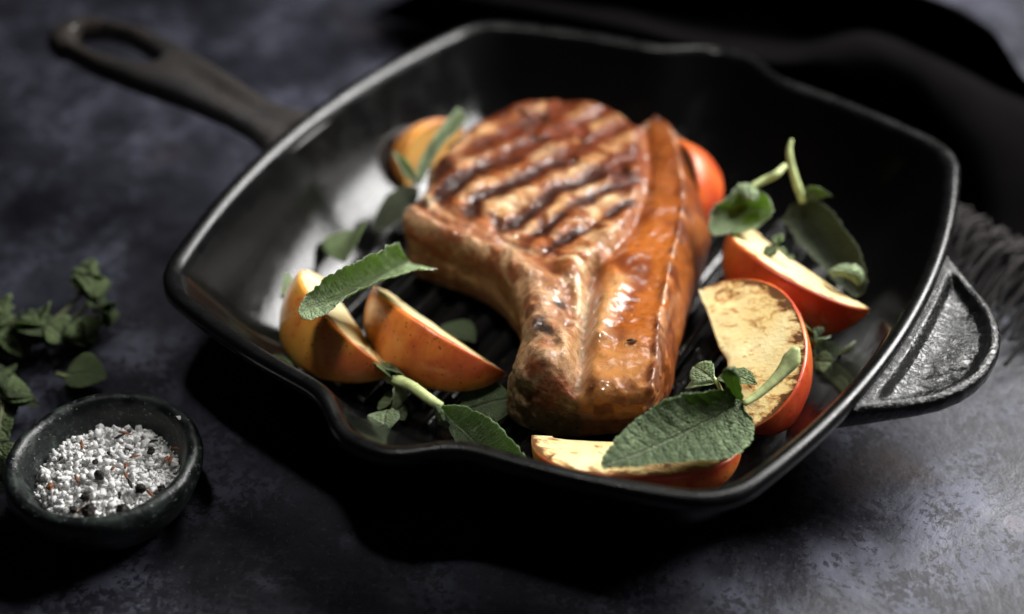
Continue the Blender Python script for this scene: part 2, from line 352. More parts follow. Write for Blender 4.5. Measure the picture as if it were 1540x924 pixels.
# handle and helper tab: solids grown from their outlines
h = .0013
X, Y, Z = np.meshgrid(np.arange(-.268, -.100, h), np.arange(-.052, .052, h), np.arange(.026, .070, h), indexing='ij')
xs = [-.262, -.256, -.245, -.225, -.205, -.180, -.160, -.148, -.138, -.128, -.118, -.10]
hw = np.interp(X, xs, [.004, .0100, .0150, .0180, .0172, .0138, .0112, .0110, .0135, .021, .032, .040]); zc = np.interp(X, xs, [.0550, .0550, .0552, .0548, .0535, .0508, .0475, .0450, .0430, .0415, .0400, .038])
yc = .0035*np.clip((-.14-X)/.1, 0, 1)
d2 = (np.abs(Y-yc)-hw)
tip = np.hypot(X+.2450, Y-yc)-.0160; d2 = np.where(X < -.245, tip, d2)
hole_w = np.interp(X, [-.252, -.249, -.242, -.23, -.215, -.205, -.198], [-.01, .002, .0068, .0082, .0056, .0025, -.01]); hd = np.abs(Y-yc)-hole_w
d2 = smax(d2, -hd, .004)
groove = .0035*np.exp(-((Y-yc)/.0050)**2)*sstep(-.20, -.17, X)*(1-sstep(-.135, -.125, X))
top = Z-(zc+.0058-groove); bot = (zc-.0060)-Z
f = smax(smax(d2*.9, top, .007), bot, .007); f = np.maximum(f, X+.122)
V, F = surface_nets(f, (X[0, 0, 0], Y[0, 0, 0], Z[0, 0, 0]), h); new_mesh('handle', V, F, M_handle, parent=pan)
h = .0009
X, Y, Z = np.meshgrid(np.arange(.112, .166, h), np.arange(-.062, .062, h), np.arange(.030, .052, h), indexing='ij')
edge = np.interp(np.abs(Y), [0, .006, .013, .020, .027, .033, .039, .045, .052, .06], [.1585, .1583, .1568, .1540, .1496, .1440, .1372, .1306, .1225, .1120])
P2 = np.stack([X[:, :, 0].ravel(), Y[:, :, 0].ravel()], 1); yy = np.linspace(-.06, .06, 121)
ol = np.c_[np.interp(np.abs(yy), [0, .006, .013, .020, .027, .033, .039, .045, .052, .06], [.1585, .1583, .1568, .1540, .1496, .1440, .1372, .1306, .1225, .1120]), yy]
dd, _ = pdist(P2, ol); sg = np.where(P2[:, 0] < np.interp(P2[:, 1], yy, ol[:, 0]), -1, 1); d2 = (dd*sg).reshape(X.shape[:2])[:, :, None]
rimx = .13-.0003; dr = np.sqrt((X+RS-A_)**2+Y**2)-RS
rec = .0036*sstep(-.0035, -.0065, d2)*sstep(.002, .005, dr)
P3 = np.stack([X, Y, Z*0], -1); pit = sstep(.05, .5, fbm(P3, 330, 3, 5))*.0007*sstep(-.004, -.008, d2)*sstep(.004, .007, dr)*np.clip(sstep(-.1, .4, fbm(P3, 60, 2, 9))+sstep(-.012, -.006, d2), 0, 1)
top = Z-(.0452+.0012*sstep(.012, .0, dr)-rec-pit); bot = (.0375-.001*sstep(0, .02, -d2))-Z
f = smax(smax(d2*1., top, .0028), bot, .004); f = np.maximum(f, -.0052-dr)
V, F = surface_nets(f, (X[0, 0, 0], Y[0, 0, 0], Z[0, 0, 0]), h); new_mesh('helper_handle', V, F, M_rim, parent=pan)
# ------------------------------------------------------------------ pork chop
ZT, ZB = .044, .0115
TB = [((792, 548), (768, 628)), ((782, 515), None), ((788, 480), None), ((783, 440), None), ((765, 405), None), ((738, 380), None), ((703, 360), None), ((660, 343), None), ((622, 331), None), ((608, 316), None),
      ((624, 294), None), ((644, 270), None), ((650, 243), None), ((675, 213), None), ((706, 186), None), ((738, 167), None), ((780, 156), None), ((830, 149), None), ((882, 150), None), ((922, 162), None), ((955, 183), None), ((984, 175), None),
      ((1005, 188), (1032, 238)), ((1020, 225), (1054, 268)), ((1028, 270), (1068, 305)), ((1029, 310), (1070, 345)), ((1024, 350), (1066, 385)), ((1012, 400), (1052, 435)), ((1003, 440), (1037, 475)), ((995, 480), (1024, 520)),
      ((990, 530), (1010, 565)), ((983, 578), (1000, 612)), ((962, 590), (968, 642)), ((930, 584), (925, 652)), ((890, 577), (880, 660)), ((850, 570), (830, 660)), ((815, 562), (790, 650))]
T2 = np.array([U(*a, ZT)[:2] for a, b in TB]); nT = len(T2)
tg = np.roll(T2, -1, 0)-np.roll(T2, 1, 0); nin = np.stack([-tg[:, 1], tg[:, 0]], 1); nin /= np.linalg.norm(nin, axis=1, keepdims=True)
area2 = .5*np.sum(T2[:, 0]*np.roll(T2[:, 1], -1)-T2[:, 1]*np.roll(T2[:, 0], -1))
if area2 < 0: nin = -nin
B2 = np.array([U(*b, ZB)[:2] if b else T2[i]+nin[i]*.0035 for i, (a, b) in enumerate(TB)])
TT, BB = catmull(T2, 150, True), catmull(B2, 150, True)
h = .00062
gx = np.arange(-.082, .082, h); gy = np.arange(-.090, .096, h); gz = np.arange(.0085, .0520, h)
P2 = np.stack(np.meshgrid(gx, gy, indexing='ij'), -1).reshape(-1, 2)
def sd(poly):
    d, fr = pdist(P2, poly, True); return np.where(inside(P2, poly), -d, d), fr
dT, fT = sd(TT); dB, _ = sd(BB)
def ln(pts, z=ZT): return catmull(np.array([U(*p, z)[:2] for p in pts]), 40)
g_fat = ln([(966, 192), (975, 240), (970, 290), (955, 335), (930, 368), (903, 395), (888, 412)])
g_mid = ln([(893, 398), (887, 430), (881, 470), (877, 520), (869, 566)])
g_rib = ln([(628, 303), (668, 331), (715, 350), (765, 366), (810, 388), (845, 418), (858, 455), (850, 490)])
r_rib = ln([(616, 322), (665, 342), (710, 362), (748, 384), (778, 412), (803, 448), (815, 490), (818, 548)])
r_bead = ln([(985, 179), (1005, 190), (1020, 226), (1027, 270), (1028, 310), (1022, 350), (1010, 400), (1001, 440), (993, 480), (988, 530), (981, 574)])
lobe = ln([(897, 505), (912, 465), (932, 425)]); lobe2 = ln([(838, 425), (862, 400), (880, 392)])
nub = ln([(845, 500), (850, 540)])
feats = {}
for nm, l in dict(g_fat=g_fat, g_mid=g_mid, g_rib=g_rib, r_rib=r_rib, r_bead=r_bead, lobe=lobe, lobe2=lobe2, nub=nub).items(): feats[nm] = pdist(P2, l)
ga = lambda nm, w: np.exp(-(feats[nm][0]/w)**2)
P30 = np.c_[P2, np.zeros(len(P2))]
side_fat = None
xd, yd = P2[:, 0], P2[:, 1]
wob = fbm(P30, 55, 3, 3)*.0050
gd = math.radians(-20); s1 = xd*math.cos(gd)+yd*math.sin(gd)+wob
m1 = np.zeros(len(P2))
for c0, w0 in ((-.0805, .0058), (-.0645, .0062), (-.0500, .0055), (-.0345, .0048), (-.0180, .0043), (-.0065, .0034), (.0055, .0026)):
    m1 = np.maximum(m1, np.exp(-np.abs((s1-c0)/w0)**2.0))
gd2 = math.radians(50); s2 = xd*math.cos(gd2)+yd*math.sin(gd2)+wob*1.3; m2 = np.zeros(len(P2))
for c0, w0 in ((-.044, .0024), (-.029, .0026), (-.0120, .0026), (.006, .0032), (.026, .0040), (.046, .0046)):
    m2 = np.maximum(m2, np.exp(-np.abs((s2-c0)/w0)**2.4))
# eye of the chop: inside the fat line and above the rib line
eye_poly = np.vstack([ln([(640, 290), (668, 331), (715, 350), (765, 366), (810, 388), (850, 395), (888, 412), (903, 395), (930, 368), (955, 335), (970, 290), (975, 240), (966, 192), (920, 160), (830, 148), (740, 165), (675, 212), (648, 243)])])
de, _ = pdist(P2, eye_poly, True); de = np.where(inside(P2, eye_poly), de, -de); eye = sstep(-.001, .004, de)
fade1 = eye*np.clip(.45+.9*fbm(P30, 90, 2, 8)+.35, 0, 1)
grill = np.maximum(m1*np.clip(.85+.8*fbm(P30, 60, 2, 12), 0, 1), m2*np.clip(.36+1.25*fbm(P30, 60, 2, 21), 0, 1))*eye
grill = grill*(1-.92*np.exp(-(feats['g_rib'][0]/.0095)**2)*sstep(-.072, -.050, xd))
dish = np.exp(-(np.maximum(feats['g_rib'][0]-.004, 0)/.016)**2)*eye
fd = U(850, 400, ZT)[:2]-U(650, 320, ZT)[:2]; fd /= np.linalg.norm(fd)
fib = fbm(np.c_[(P2@fd)*70, (P2@np.array([-fd[1], fd[0]]))*420, P2[:, 0]*0], 1., 3, 61)
ztop = ZT+.0004+.0030*eye-.0016*grill+.0018*fbm(P30, 45, 3, 1)+.0010*fbm(P30, 150, 3, 2)-.0042*dish+.0011*fib*dish+.0005*fib*eye
ztop += -.0024*ga('g_fat', .0035)-.0058*ga('g_mid', .0030)-.0030*ga('g_rib', .0030)+.0034*ga('r_rib', .0060)+ga('r_rib', .012)*(1-eye)*.0030*fbm(P30, 120, 3, 31)+.0016*ga('r_bead', .0013)*(.6+.8*np.clip(fbm(P30, 260, 2, 4)+.3, 0, 1))+.0022*ga('lobe', .0045)+.0025*ga('lobe2', .005)+.0022*ga('nub', .004)
right = P2@np.array([.86, .50]); 
ztop += -.0016*sstep(.0, .004, pdist(P2, r_bead)[0])*0
sd_b, _ = feats['r_bead']
kk = .0022+.0060*sstep(.002, .010, sd_b)
nx, ny, nz = len(gx), len(gy), len(gz)
Fv = np.empty((nx, ny, nz)); PZ = np.c_[P2, np.zeros(len(P2))]
d_wall = fbm(P30, 110, 2, 30)*.0012
for k, z in enumerate(gz):
    s = np.clip((z-ZB)/(ZT-ZB), -.2, 1.12); d2 = dB*(1-s)+dT*s-.0030*4*np.clip(s*(1-s), 0, 1); lip = ga('r_rib', .010)*np.exp(-((z-(ZT-.004))/.005)**2)*.0022*sstep(-.03, -.01, yd); d2 = d2-lip+ga('r_rib', .012)*np.exp(-((z-(ZT-.014))/.006)**2)*.0016
    PZ[:, 2] = z
    near = np.abs(d2) < .008
    nzv = np.zeros(len(P2)); nzv[near] = fbm(PZ[near], 120, 4, 40)*(.0009+.0019*sstep(-.040, -.060, PZ[near][:, 1]))
    d2 = d2+nzv
    ff = smax(d2, z-ztop, kk); ff = smax(ff, ZB-z, .006)
    Fv[:, :, k] = ff.reshape(nx, ny)
V, F = surface_nets(Fv, (gx[0], gy[0], gz[0]), h)
N = vnormals(V, F)
# albedo, vertex by vertex
ij = np.clip(np.round((V[:, :2]-[gx[0], gy[0]])/h).astype(int), 0, [nx-1, ny-1]); fi = ij[:, 0]*ny+ij[:, 1]
n1, n2, n3, n4 = fbm(V, 60, 3, 50), fbm(V, 160, 3, 51), fbm(V, 400, 2, 52), fbm(V, 30, 2, 53)
upw = sstep(.25, .65, N[:, 2]); zt = ztop[fi]; topness = np.maximum(upw*sstep(.010, .004, zt-V[:, 2]), sstep(.0035, .001, zt-V[:, 2]))
dist = {k: v[0][fi] for k, v in feats.items()}; frac = {k: v[1][fi] for k, v in feats.items()}
gg = lambda nm, w: np.exp(-(dist[nm]/w)**2)
ey, gr, gr1 = eye[fi], grill[fi], m1[fi]
fb = fib[fi]
col = np.tile(np.array([.45, .245, .105]), (len(V), 1)).astype(float)
col = mix(col, (.66, .47, .265), sstep(-.15, .3, n2)); col = mix(col, (.24, .070, .017), sstep(.0, .36, n1+.3*fb)*.85); col = mix(col, (.70, .52, .32), sstep(.05, .45, -fb)*dish[fi]*.8); col = mix(col, (.30, .080, .022), sstep(.10, .45, fb)*(.25+.75*dish[fi])*.8)
# which side of the fat groove
fat_poly = np.vstack([np.array([U(*p, ZT)[:2] for p in [(966, 192), (975, 240), (970, 290), (955, 335), (930, 368), (903, 395), (890, 412), (887, 430), (881, 470), (877, 520), (869, 580), (880, 680), (1000, 680), (1100, 400), (1100, 250), (1010, 150)]])])
fat = sstep(-.0008, .0018, np.where(inside(V[:, :2], fat_poly), 1, -1)*pdist(V[:, :2], fat_poly, True)[0])
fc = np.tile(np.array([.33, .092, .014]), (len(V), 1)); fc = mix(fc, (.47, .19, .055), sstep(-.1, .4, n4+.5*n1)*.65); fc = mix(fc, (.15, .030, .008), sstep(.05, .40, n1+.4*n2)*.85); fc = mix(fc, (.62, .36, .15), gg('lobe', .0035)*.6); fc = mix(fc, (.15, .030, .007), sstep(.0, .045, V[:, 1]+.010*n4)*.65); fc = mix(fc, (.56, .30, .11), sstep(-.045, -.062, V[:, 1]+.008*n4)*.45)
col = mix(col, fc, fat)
# grill marks with a brown glaze bleeding out of them
bleed = np.clip(sstep(.02, .45, gr+.30*n2+.15*n1), 0, 1)*ey
col = mix(col, (.13, .027, .006), bleed*.94); col = mix(col, (.018, .005, .0025), sstep(.28, .78, gr+.28*n2+.22*n1)*ey*.93)
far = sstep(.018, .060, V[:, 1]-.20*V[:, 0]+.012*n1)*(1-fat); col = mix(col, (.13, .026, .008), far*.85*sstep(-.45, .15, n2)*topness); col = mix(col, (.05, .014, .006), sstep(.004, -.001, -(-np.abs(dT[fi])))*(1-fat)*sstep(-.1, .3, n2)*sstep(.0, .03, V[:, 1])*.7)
# rib strip, dark scorches and the glossy fat line
rib = gg('r_rib', .0075)*(1-fat); col = mix(col, (.42, .255, .145), rib*.8); col = mix(col, (.24, .075, .022), rib*sstep(-.05, .4, n2)*.8)
for px, py, r in ((812, 498, .0048), (826, 512, .0035), (633, 302, .0062), (840, 455, .0028), (800, 470, .003), (655, 262, .0035), (990, 180, .003), (680, 222, .004)):
    q = U(px, py, ZT); d = np.hypot(V[:, 0]-q[0], V[:, 1]-q[1]); col = mix(col, (.016, .010, .008), sstep(1.25, .35, d/r+.7*n2+.3*n3)*.93*topness)
col = mix(col, (.50, .33, .22), gg('g_mid', .0016)*.7*topness); col = mix(col, (.15, .03, .012), gg('g_rib', .0022)*.6*(1-fat)); col = mix(col, (.22, .05, .012), gg('g_fat', .003)*.7)
# sides: cut bone face, rind, underside
sidew = 1-topness
rind = fat*sidew; rc = np.tile(np.array([.30, .085, .016]), (len(V), 1)); rc = mix(rc, (.12, .026, .010), sstep(-.1, .45, n1+.5*n2)*.85); rc = mix(rc, (.42, .18, .06), sstep(.25, .6, n3)*.5)
frontz = sstep(-.045, -.062, V[:, 1])
rc = mix(rc, (.40, .20, .075), frontz*.5)
col = mix(col, rc, rind)
sc = np.tile(np.array([.165, .088, .040]), (len(V), 1)); sc = mix(sc, (.10, .040, .013), sstep(-.1, .5, n2)*.8); sc = mix(sc, (.30, .185, .095), sstep(.1, .5, n3+.5*n1)*.5)  # side colour lowered so the shade on the chop walls is painted in
bone = np.tile(np.array([.17, .105, .052]), (len(V), 1)); bone = mix(bone, (.09, .055, .026), sstep(-.1, .4, n2)*.8); bone = mix(bone, (.36, .26, .15), sstep(.1, .5, n3)*.5)
sc = mix(sc, bone, sstep(-.052, -.060, V[:, 1])); col = mix(col, sc, sidew*(1-fat))
bead = gg('r_bead', .0011)*topness; col = mix(col, (.10, .018, .010), gg('r_bead', .0022)*sstep(-.1, .3, n2)*.8); col = mix(col, (.55, .33, .19), bead*sstep(-.2, .3, n3)*.75)
col *= (1+(.16*n3+.10*n2)*(1-.6*fat))[:, None]; ed = sstep(.0045, .0010, np.abs(dT[fi]))*sstep(-.15, .25, n2+.5*n1); col = mix(col, (.13, .034, .012), ed*.75*(1-.6*(V[:, 2] < .030))); col = mix(col, (.16, .042, .014), sstep(.009, .002, np.abs(dT[fi]))*sstep(-.05, -.058, V[:, 1])*topness*.6*sstep(-.4, .2, n2))
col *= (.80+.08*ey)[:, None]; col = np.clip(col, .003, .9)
char_ = sstep(.42, .95, gr+.30*n2+.25*n1)*ey
gloss = (1-.75*char_)*(1-.5*sstep(-.050, -.060, V[:, 1])*(1-fat))*np.clip(.78*topness+.35*rind+.15-.30*sstep(-.052, -.060, V[:, 1])*sidew+.25*gg('g_mid', .003)+.2*gr, 0, 1)
colA = np.c_[col, gloss]
fc_ = F; fatF = fat[fc_].mean(1) > .5; boneF = ((sidew*(1-fat))[fc_].mean(1) > .5) & (V[fc_][:, :, 1].mean(1) < -.058) & ~fatF
chop = thing('pork_chop', 'thick glazed bone-in pork chop with dark grill marks', 'pork chop', (0, 0, ZB))
for nm, sel in (('fat_cap', fatF), ('bone_end', boneF), ('meat', ~fatF & ~boneF)):
    fs = F[sel]; used, inv = np.unique(fs, return_inverse=True)
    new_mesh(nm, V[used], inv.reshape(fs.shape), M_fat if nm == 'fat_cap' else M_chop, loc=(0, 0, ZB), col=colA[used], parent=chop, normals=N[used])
# ------------------------------------------------------------------ apple wedges
def wedge(label, e1, e2, out, half, R, skin, flesh, notch=0., core=.16, bulge=0., lab2=None, seed=0):
    """e1,e2: ends of the core line in the world; out: the way the middle of the skin faces"""
    e1, e2, out = (np.asarray(v, float) for v in (e1, e2, out)); mid = (e1+e2)/2; L = e2-e1; Lh = np.linalg.norm(L)/2; L /= 2*Lh
    O = out-L*(out@L); O /= np.linalg.norm(O); Sd = np.cross(O, L)
    nt, nphi = 44, 22; t = np.linspace(0, math.pi, nt); c0 = core*R; st, ct = np.sin(t), np.cos(t)
    x = -Lh*np.sign(ct)*np.abs(ct)**.95; rho = c0*.5+(R-c0*.5)*np.maximum(st, 0)**.95*(1+.05*ct)
    xi = .80*x; ci = c0*.5+(c0*.5)*np.maximum(st, 0)**.5+notch*R*np.exp(-((x/Lh-.05)/.14)**2)
    root = thing('apple_wedge', label, 'apple wedge', mid, 'roasted apple wedges in the pan')
    hp = math.radians(half); ph = np.linspace(-hp, hp, nphi); Vs, cs = [], []
    for i in range(nt):
        row = [(rho[i]-.0011, -hp)]+[(rho[i]-(.00025 if j in (0, nphi-1) else 0), ph[j]*(1-.012)) for j in range(nphi)]+[(rho[i]-.0011, hp)]
        for r, a in row:
            p = mid+L*x[i]+r*(math.cos(a)*O+math.sin(a)*Sd); Vs.append(p); cs.append(.5+.5*x[i]/Lh*.6+.25*a/hp)
    Vs = np.array(Vs); Vs += (fbm(Vs, 55, 2, seed)*.0007)[:, None]*O
    new_mesh('skin', Vs, grid_faces(nt, nphi+2), skin, loc=mid, col=np.c_[np.array(cs), np.array(cs), np.array(cs)], parent=root)
    Vf, Ff, cf = [], [], []; m = 12
    for sgn in (-1, 1):
        off = len(Vf)
        for i in range(nt):
            for j in range(m):
                q = j/(m-1); r = ci[i]*(1-q)+(rho[i]-.0010)*q; a = sgn*hp; xq = xi[i]*(1-q)+x[i]*q
                dip = bulge*math.sin(math.pi*q)*math.sin(t[i])
                p = mid+L*xq+r*(math.cos(a)*O+math.sin(a)*Sd)-sgn*dip*(math.cos(a)*Sd-math.sin(a)*O)
                Vf.append(p); cf.append(max(0, (q-.75)/.25)**1.5*.75+.25*(abs(x[i]/Lh) > .8))
        g = grid_faces(nt, m, off=off); Ff += g if sgn < 0 else [q[::-1] for q in g]
    off = len(Vf); xs_ = np.r_[x[0], xi, x[-1]]; cs_ = np.r_[c0*.5, ci, c0*.5]
    for i in range(nt+2):
        for q in np.linspace(-1, 1, 6):
            p = mid+L*xs_[i]+cs_[i]*(math.cos(hp)*O+q*math.sin(hp)*Sd)-O*.0012*(1-q*q); Vf.append(p); cf.append(.1)
    Ff += grid_faces(nt+2, 6, off=off)
    Vf = np.array(Vf); Vf += (fbm(Vf, 140, 2, seed+3)*.0005)[:, None]*np.array([0, 0, 1])
    cf = np.array(cf); new_mesh('flesh', Vf, Ff, flesh, loc=mid, col=np.c_[cf, cf, cf], parent=root)
    return root
K1 = mat_skin('olive_orange_skin', (.52, .31, .045), (.60, .25, .04), (.52, .12, .025)); K2 = mat_skin('baked_orange_skin', (.64, .27, .05), (.60, .17, .03), (.42, .075, .02))
K3 = mat_skin('yellow_red_skin', (.68, .33, .06), (.58, .17, .035), (.48, .05, .022)); K4 = mat_skin('red_skin', (.56, .15, .03), (.46, .060, .018), (.38, .030, .013)); K5 = mat_skin('orange_red_skin', (.52, .13, .02), (.48, .075, .016), (.36, .04, .012))
F1 = mat_flesh('baked_flesh', .4, (.84, .73, .44), .555); F4 = mat_flesh('charred_flesh', .45, (.84, .72, .40), .515); F5 = mat_flesh('pale_flesh', .3, (.82, .70, .42), .575); F6 = mat_flesh('browned_flesh', .3, (.58, .32, .09), .60); F7 = mat_flesh('burnt_flesh', .9, (.30, .045, .012), .40)
cdir = np.array([.51, -.86, 0]); rdir = np.array([.864, .503, 0]); zz = np.array([0, 0, 1.])
def O_(a, el):        # a: degrees from 'towards the camera' turning to the camera's right
    a, el = math.radians(a), math.radians(el); return (cdir*math.cos(a)+rdir*math.sin(a))*math.cos(el)+zz*math.sin(el)
wedge('olive and orange apple wedge lying under the curled sage leaf', U(498, 424, .024), U(596, 562, .022), O_(-54, 22), 27, .0295, K1, F1, seed=1)
wedge('orange brown apple wedge left of the chop bone', U(586, 440, .024), U(764, 562, .022), O_(-44, 20), 27, .0272, K2, F1, seed=2)
wedge('apple wedge at the front rim under the large sage leaf tip', U(800, 653, .0275), U(1116, 661, .0300), O_(6, -7), 21, .0258, K3, F4, seed=3)
wedge('broad red apple wedge with charred cut face and notched core', U(1052, 436, .030), U(1122, 650, .028), O_(70, 0), 26, .0312, K4, F4, .05, .05, seed=4)
wedge('orange red apple wedge under the dark upright sage leaf', U(1130, 342, .028), U(1312, 466, .028), O_(-46, 2), 27, .031, K5, F5, seed=5)
wedge('small apple wedge behind the left edge of the chop', U(612, 286, .013), U(708, 222, .015), O_(165, 35), 24, .021, K2, F6, seed=6)
wedge('red apple wedge with blackened flesh half hidden behind the chop', U(950, 262, .020), U(1026, 372, .014), O_(118, 48), 20, .030, K5, F7, seed=7)
# ------------------------------------------------------------------ leaves
def leaf_surface(rows, nu, nv, crinkle=.0004, scallop=.0004, thick=.00032, taper=True, seed=0, cup=1.0, fold=None):
    """rows of (left, mid, right) world points from the base to the tip -> closed two-sided leaf"""
    R = np.array(rows, float); Lf, Md, Rg = (catmull(R[:, k], nu) for k in range(3))
    v = np.linspace(-1, 1, nv); V = np.zeros((nu, nv, 3))
    for j, q in enumerate(v): V[:, j] = Md+q*(Rg-Lf)/2+abs(q)**1.7*((Rg+Lf)/2-Md)*cup
    seg = np.r_[0, np.cumsum(np.linalg.norm(np.diff(Md, axis=0), axis=1))]*100
    wid = np.linalg.norm(Rg-Lf, axis=1)*50
    uv = np.zeros((nu, nv, 2)); uv[..., 0] = seg[:, None]; uv[..., 1] = v[None]*wid[:, None]
    du = np.gradient(V, axis=0); dv = np.gradient(V, axis=1); N = np.cross(du, dv); N /= np.linalg.norm(N, axis=2, keepdims=True)+1e-12
    ph = (uv[..., 0]-.62*np.abs(uv[..., 1]))/.42
    dsp = crinkle*(np.cos(ph*2*np.pi)*-.35*np.clip(np.abs(uv[..., 1])*3, 0, 1)+1.2*fbm(np.dstack([uv, uv[..., :1]*0]), 1.6, 2, seed))+crinkle*2.0*np.abs(v[None])**3*fbm(np.dstack([uv[..., :1], uv[..., :1]*0+np.sign(v)[None, :, None], uv[..., :1]*0]), 1.5, 2, seed+5)
    V = V+N*dsp[..., None]
    e = (np.sin(uv[..., 0]*2*np.pi/.16+seed)*.5+fbm(np.dstack([uv[..., :1], uv[..., :1]*0+np.sign(v)[None, :, None], uv[..., :1]*0]), 5, 2, seed+9))*scallop*np.abs(v[None])**6
    side = (Rg-Lf)/(np.linalg.norm(Rg-Lf, axis=1, keepdims=True)+1e-9); V = V+side[:, None, :]*(np.sign(v)[None]*e)[..., None]
    th = thick*.5*(1-.5*np.abs(v)**8)
    A, B = V+N*th[None, :, None], V-N*th[None, :, None]; n = nu*nv
    VV = np.concatenate([A.reshape(-1, 3), B.reshape(-1, 3)]); FF = grid_faces(nu, nv)+[q[::-1] for q in grid_faces(nu, nv, off=n)]
    rimi = [i*nv for i in range(nu)]+[(nu-1)*nv+j for j in range(1, nv)]+[i*nv+nv-1 for i in range(nu-2, -1, -1)]+[j for j in range(nv-2, 0, -1)]
    for a, b in zip(rimi, rimi[1:]+rimi[:1]): FF.append((a, a+n, b+n, b))
    UV = np.concatenate([uv.reshape(-1, 2)]*2); colr = np.zeros((2*n, 4)); colr[:, 0] = np.tile(np.maximum(np.abs(np.tile(v, (nu, 1))), np.linspace(0, 1, nu)[:, None]**6).ravel(), 2); colr[(slice(n, None) if N[..., 2].mean() > 0 else slice(0, n)), 3] = 1
    return VV, FF, UV, colr
def blade(name, rows, mat, parent, loc, nu=26, nv=13, **kw):
    V, F, UV, cl = leaf_surface(rows, nu, nv, **kw)
    return new_mesh(name, V, F, mat, loc=loc, uv=UV, col=cl, parent=parent)
def tube(name, pts, rad, mat, parent=None, loc=(0, 0, 0), n=7, k=18, flat=1.0):
    P = catmull(np.array(pts, float), k); r = np.interp(np.linspace(0, 1, k), np.linspace(0, 1, len(rad)), rad); T_ = np.gradient(P, axis=0); V = []
    for i in range(k):
        t = T_[i]/np.linalg.norm(T_[i]); a = np.cross(t, (0, 0, 1) if abs(t[2]) < .9 else (1, 0, 0)); a /= np.linalg.norm(a); b = np.cross(a, t)
        V += [P[i]+r[i]*(math.cos(w)*a+flat*math.sin(w)*b) for w in np.arange(n)*2*math.pi/n]
    F = [(i*n+j, i*n+(j+1) % n, (i+1)*n+(j+1) % n, (i+1)*n+j) for i in range(k-1) for j in range(n)]+[list(range(n))[::-1], [(k-1)*n+j for j in range(n)]]
    return new_mesh(name, V, F, mat, loc=loc, parent=parent)
def px_rows(*rows): return [[U(*p) for p in r] for r in rows]
def simple_rows(base, tip, width, roll=0., bend=0., curl=0., upv=(0, 0, 1), shape=None):
    base, tip = np.asarray(base, float), np.asarray(tip, float); L = tip-base; ln_ = np.linalg.norm(L); t = L/ln_
    s = np.cross(t, upv); s /= np.linalg.norm(s); u = np.cross(s, t); a = math.radians(roll); s2 = s*math.cos(a)+u*math.sin(a); u2 = -s*math.sin(a)+u*math.cos(a)
    rows = []
    for q, w in (shape or ((0, .12), (.10, .55), (.28, .92), (.48, 1.), (.68, .82), (.85, .50), (.96, .2), (1., .03))):
        m = base+L*q+u2*bend*ln_*math.sin(math.pi*q)
        rows.append([m-s2*w*width/2+u2*curl*width*w, m, m+s2*w*width/2+u2*curl*width*w])
    return rows
# big sage leaf at the front
lo = U(1120, 610, 0.0415)
t = thing('sage_leaf', 'large dark green sage leaf across the front apple wedges', 'sage leaf', lo)
blade('blade', px_rows(((1112, 590, 0.0465), (1116, 605, 0.0435), (1122, 618, 0.0435)), ((1098, 583, 0.0495), (1106, 612, 0.0435), (1134, 634, 0.0415)), ((1068, 585, 0.0525), (1082, 625, 0.0435), (1131, 662, 0.0405)), ((1030, 591, 0.0535), (1050, 641, 0.0435), (1104, 683, 0.0415)),
      ((992, 605, 0.0515), (1012, 660, 0.0435), (1060, 690, 0.0415)), ((955, 632, 0.0475), (975, 676, 0.0435), (1010, 695, 0.0425)), ((928, 660, 0.0455), (940, 690, 0.0440), (968, 702, 0.0435)), ((911, 683, 0.0445), (917, 697, 0.0440), (930, 704, 0.0435)), ((904, 697, 0.0440), (905, 700, 0.0440), (909, 703, 0.0440))),
      M_sage, t, lo, 90, 45, crinkle=.00055, scallop=.0005, seed=3)
tube('stalk', [U(1118, 608, 0.0440), U(1140, 594, 0.0455), (U(1168, 569, 0.0485)), U(1188, 545, 0.0515), U(1198, 522, 0.0555)], [.0013, .0015, .0018, .0024, .0034, .0012], M_stem, t, lo, flat=.55)
blade('lobe', px_rows(((1100, 592, 0.0465), (1110, 598, 0.0455), (1118, 604, 0.0455)), ((1086, 570, 0.0555), (1104, 578, 0.0525), (1114, 588, 0.0515)), ((1088, 556, 0.0595), (1100, 558, 0.0595), (1112, 566, 0.0575)), ((1096, 553, 0.0595), (1102, 552, 0.0595), (1106, 553, 0.0585))), M_sage, t, lo, 20, 11, crinkle=.0004)
# oregano pair tucked behind it
lo = U(1075, 580, .034)
t = thing('oregano_sprig', 'small oregano sprig tucked between large sage leaf and charred apple', 'oregano sprig', lo)
tube('stem', [U(1085, 590, .032), U(1078, 575, .035), U(1066, 560, .036)], [.0008, .0008, .0006], M_stem, t, lo)
for b, tp, w, rl, m in (((1080, 570, .036), (1138, 578, .040), .0115, 10, M_oreg), ((1078, 578, .034), (1030, 584, .030), .0145, -20, M_oreg), ((1072, 572, .036), (1042, 552, .034), .009, 30, M_sage_pale)):
    blade('leaf', simple_rows(U(*b), U(*tp), w, rl, .10, .12), m, t, lo, 18, 9)
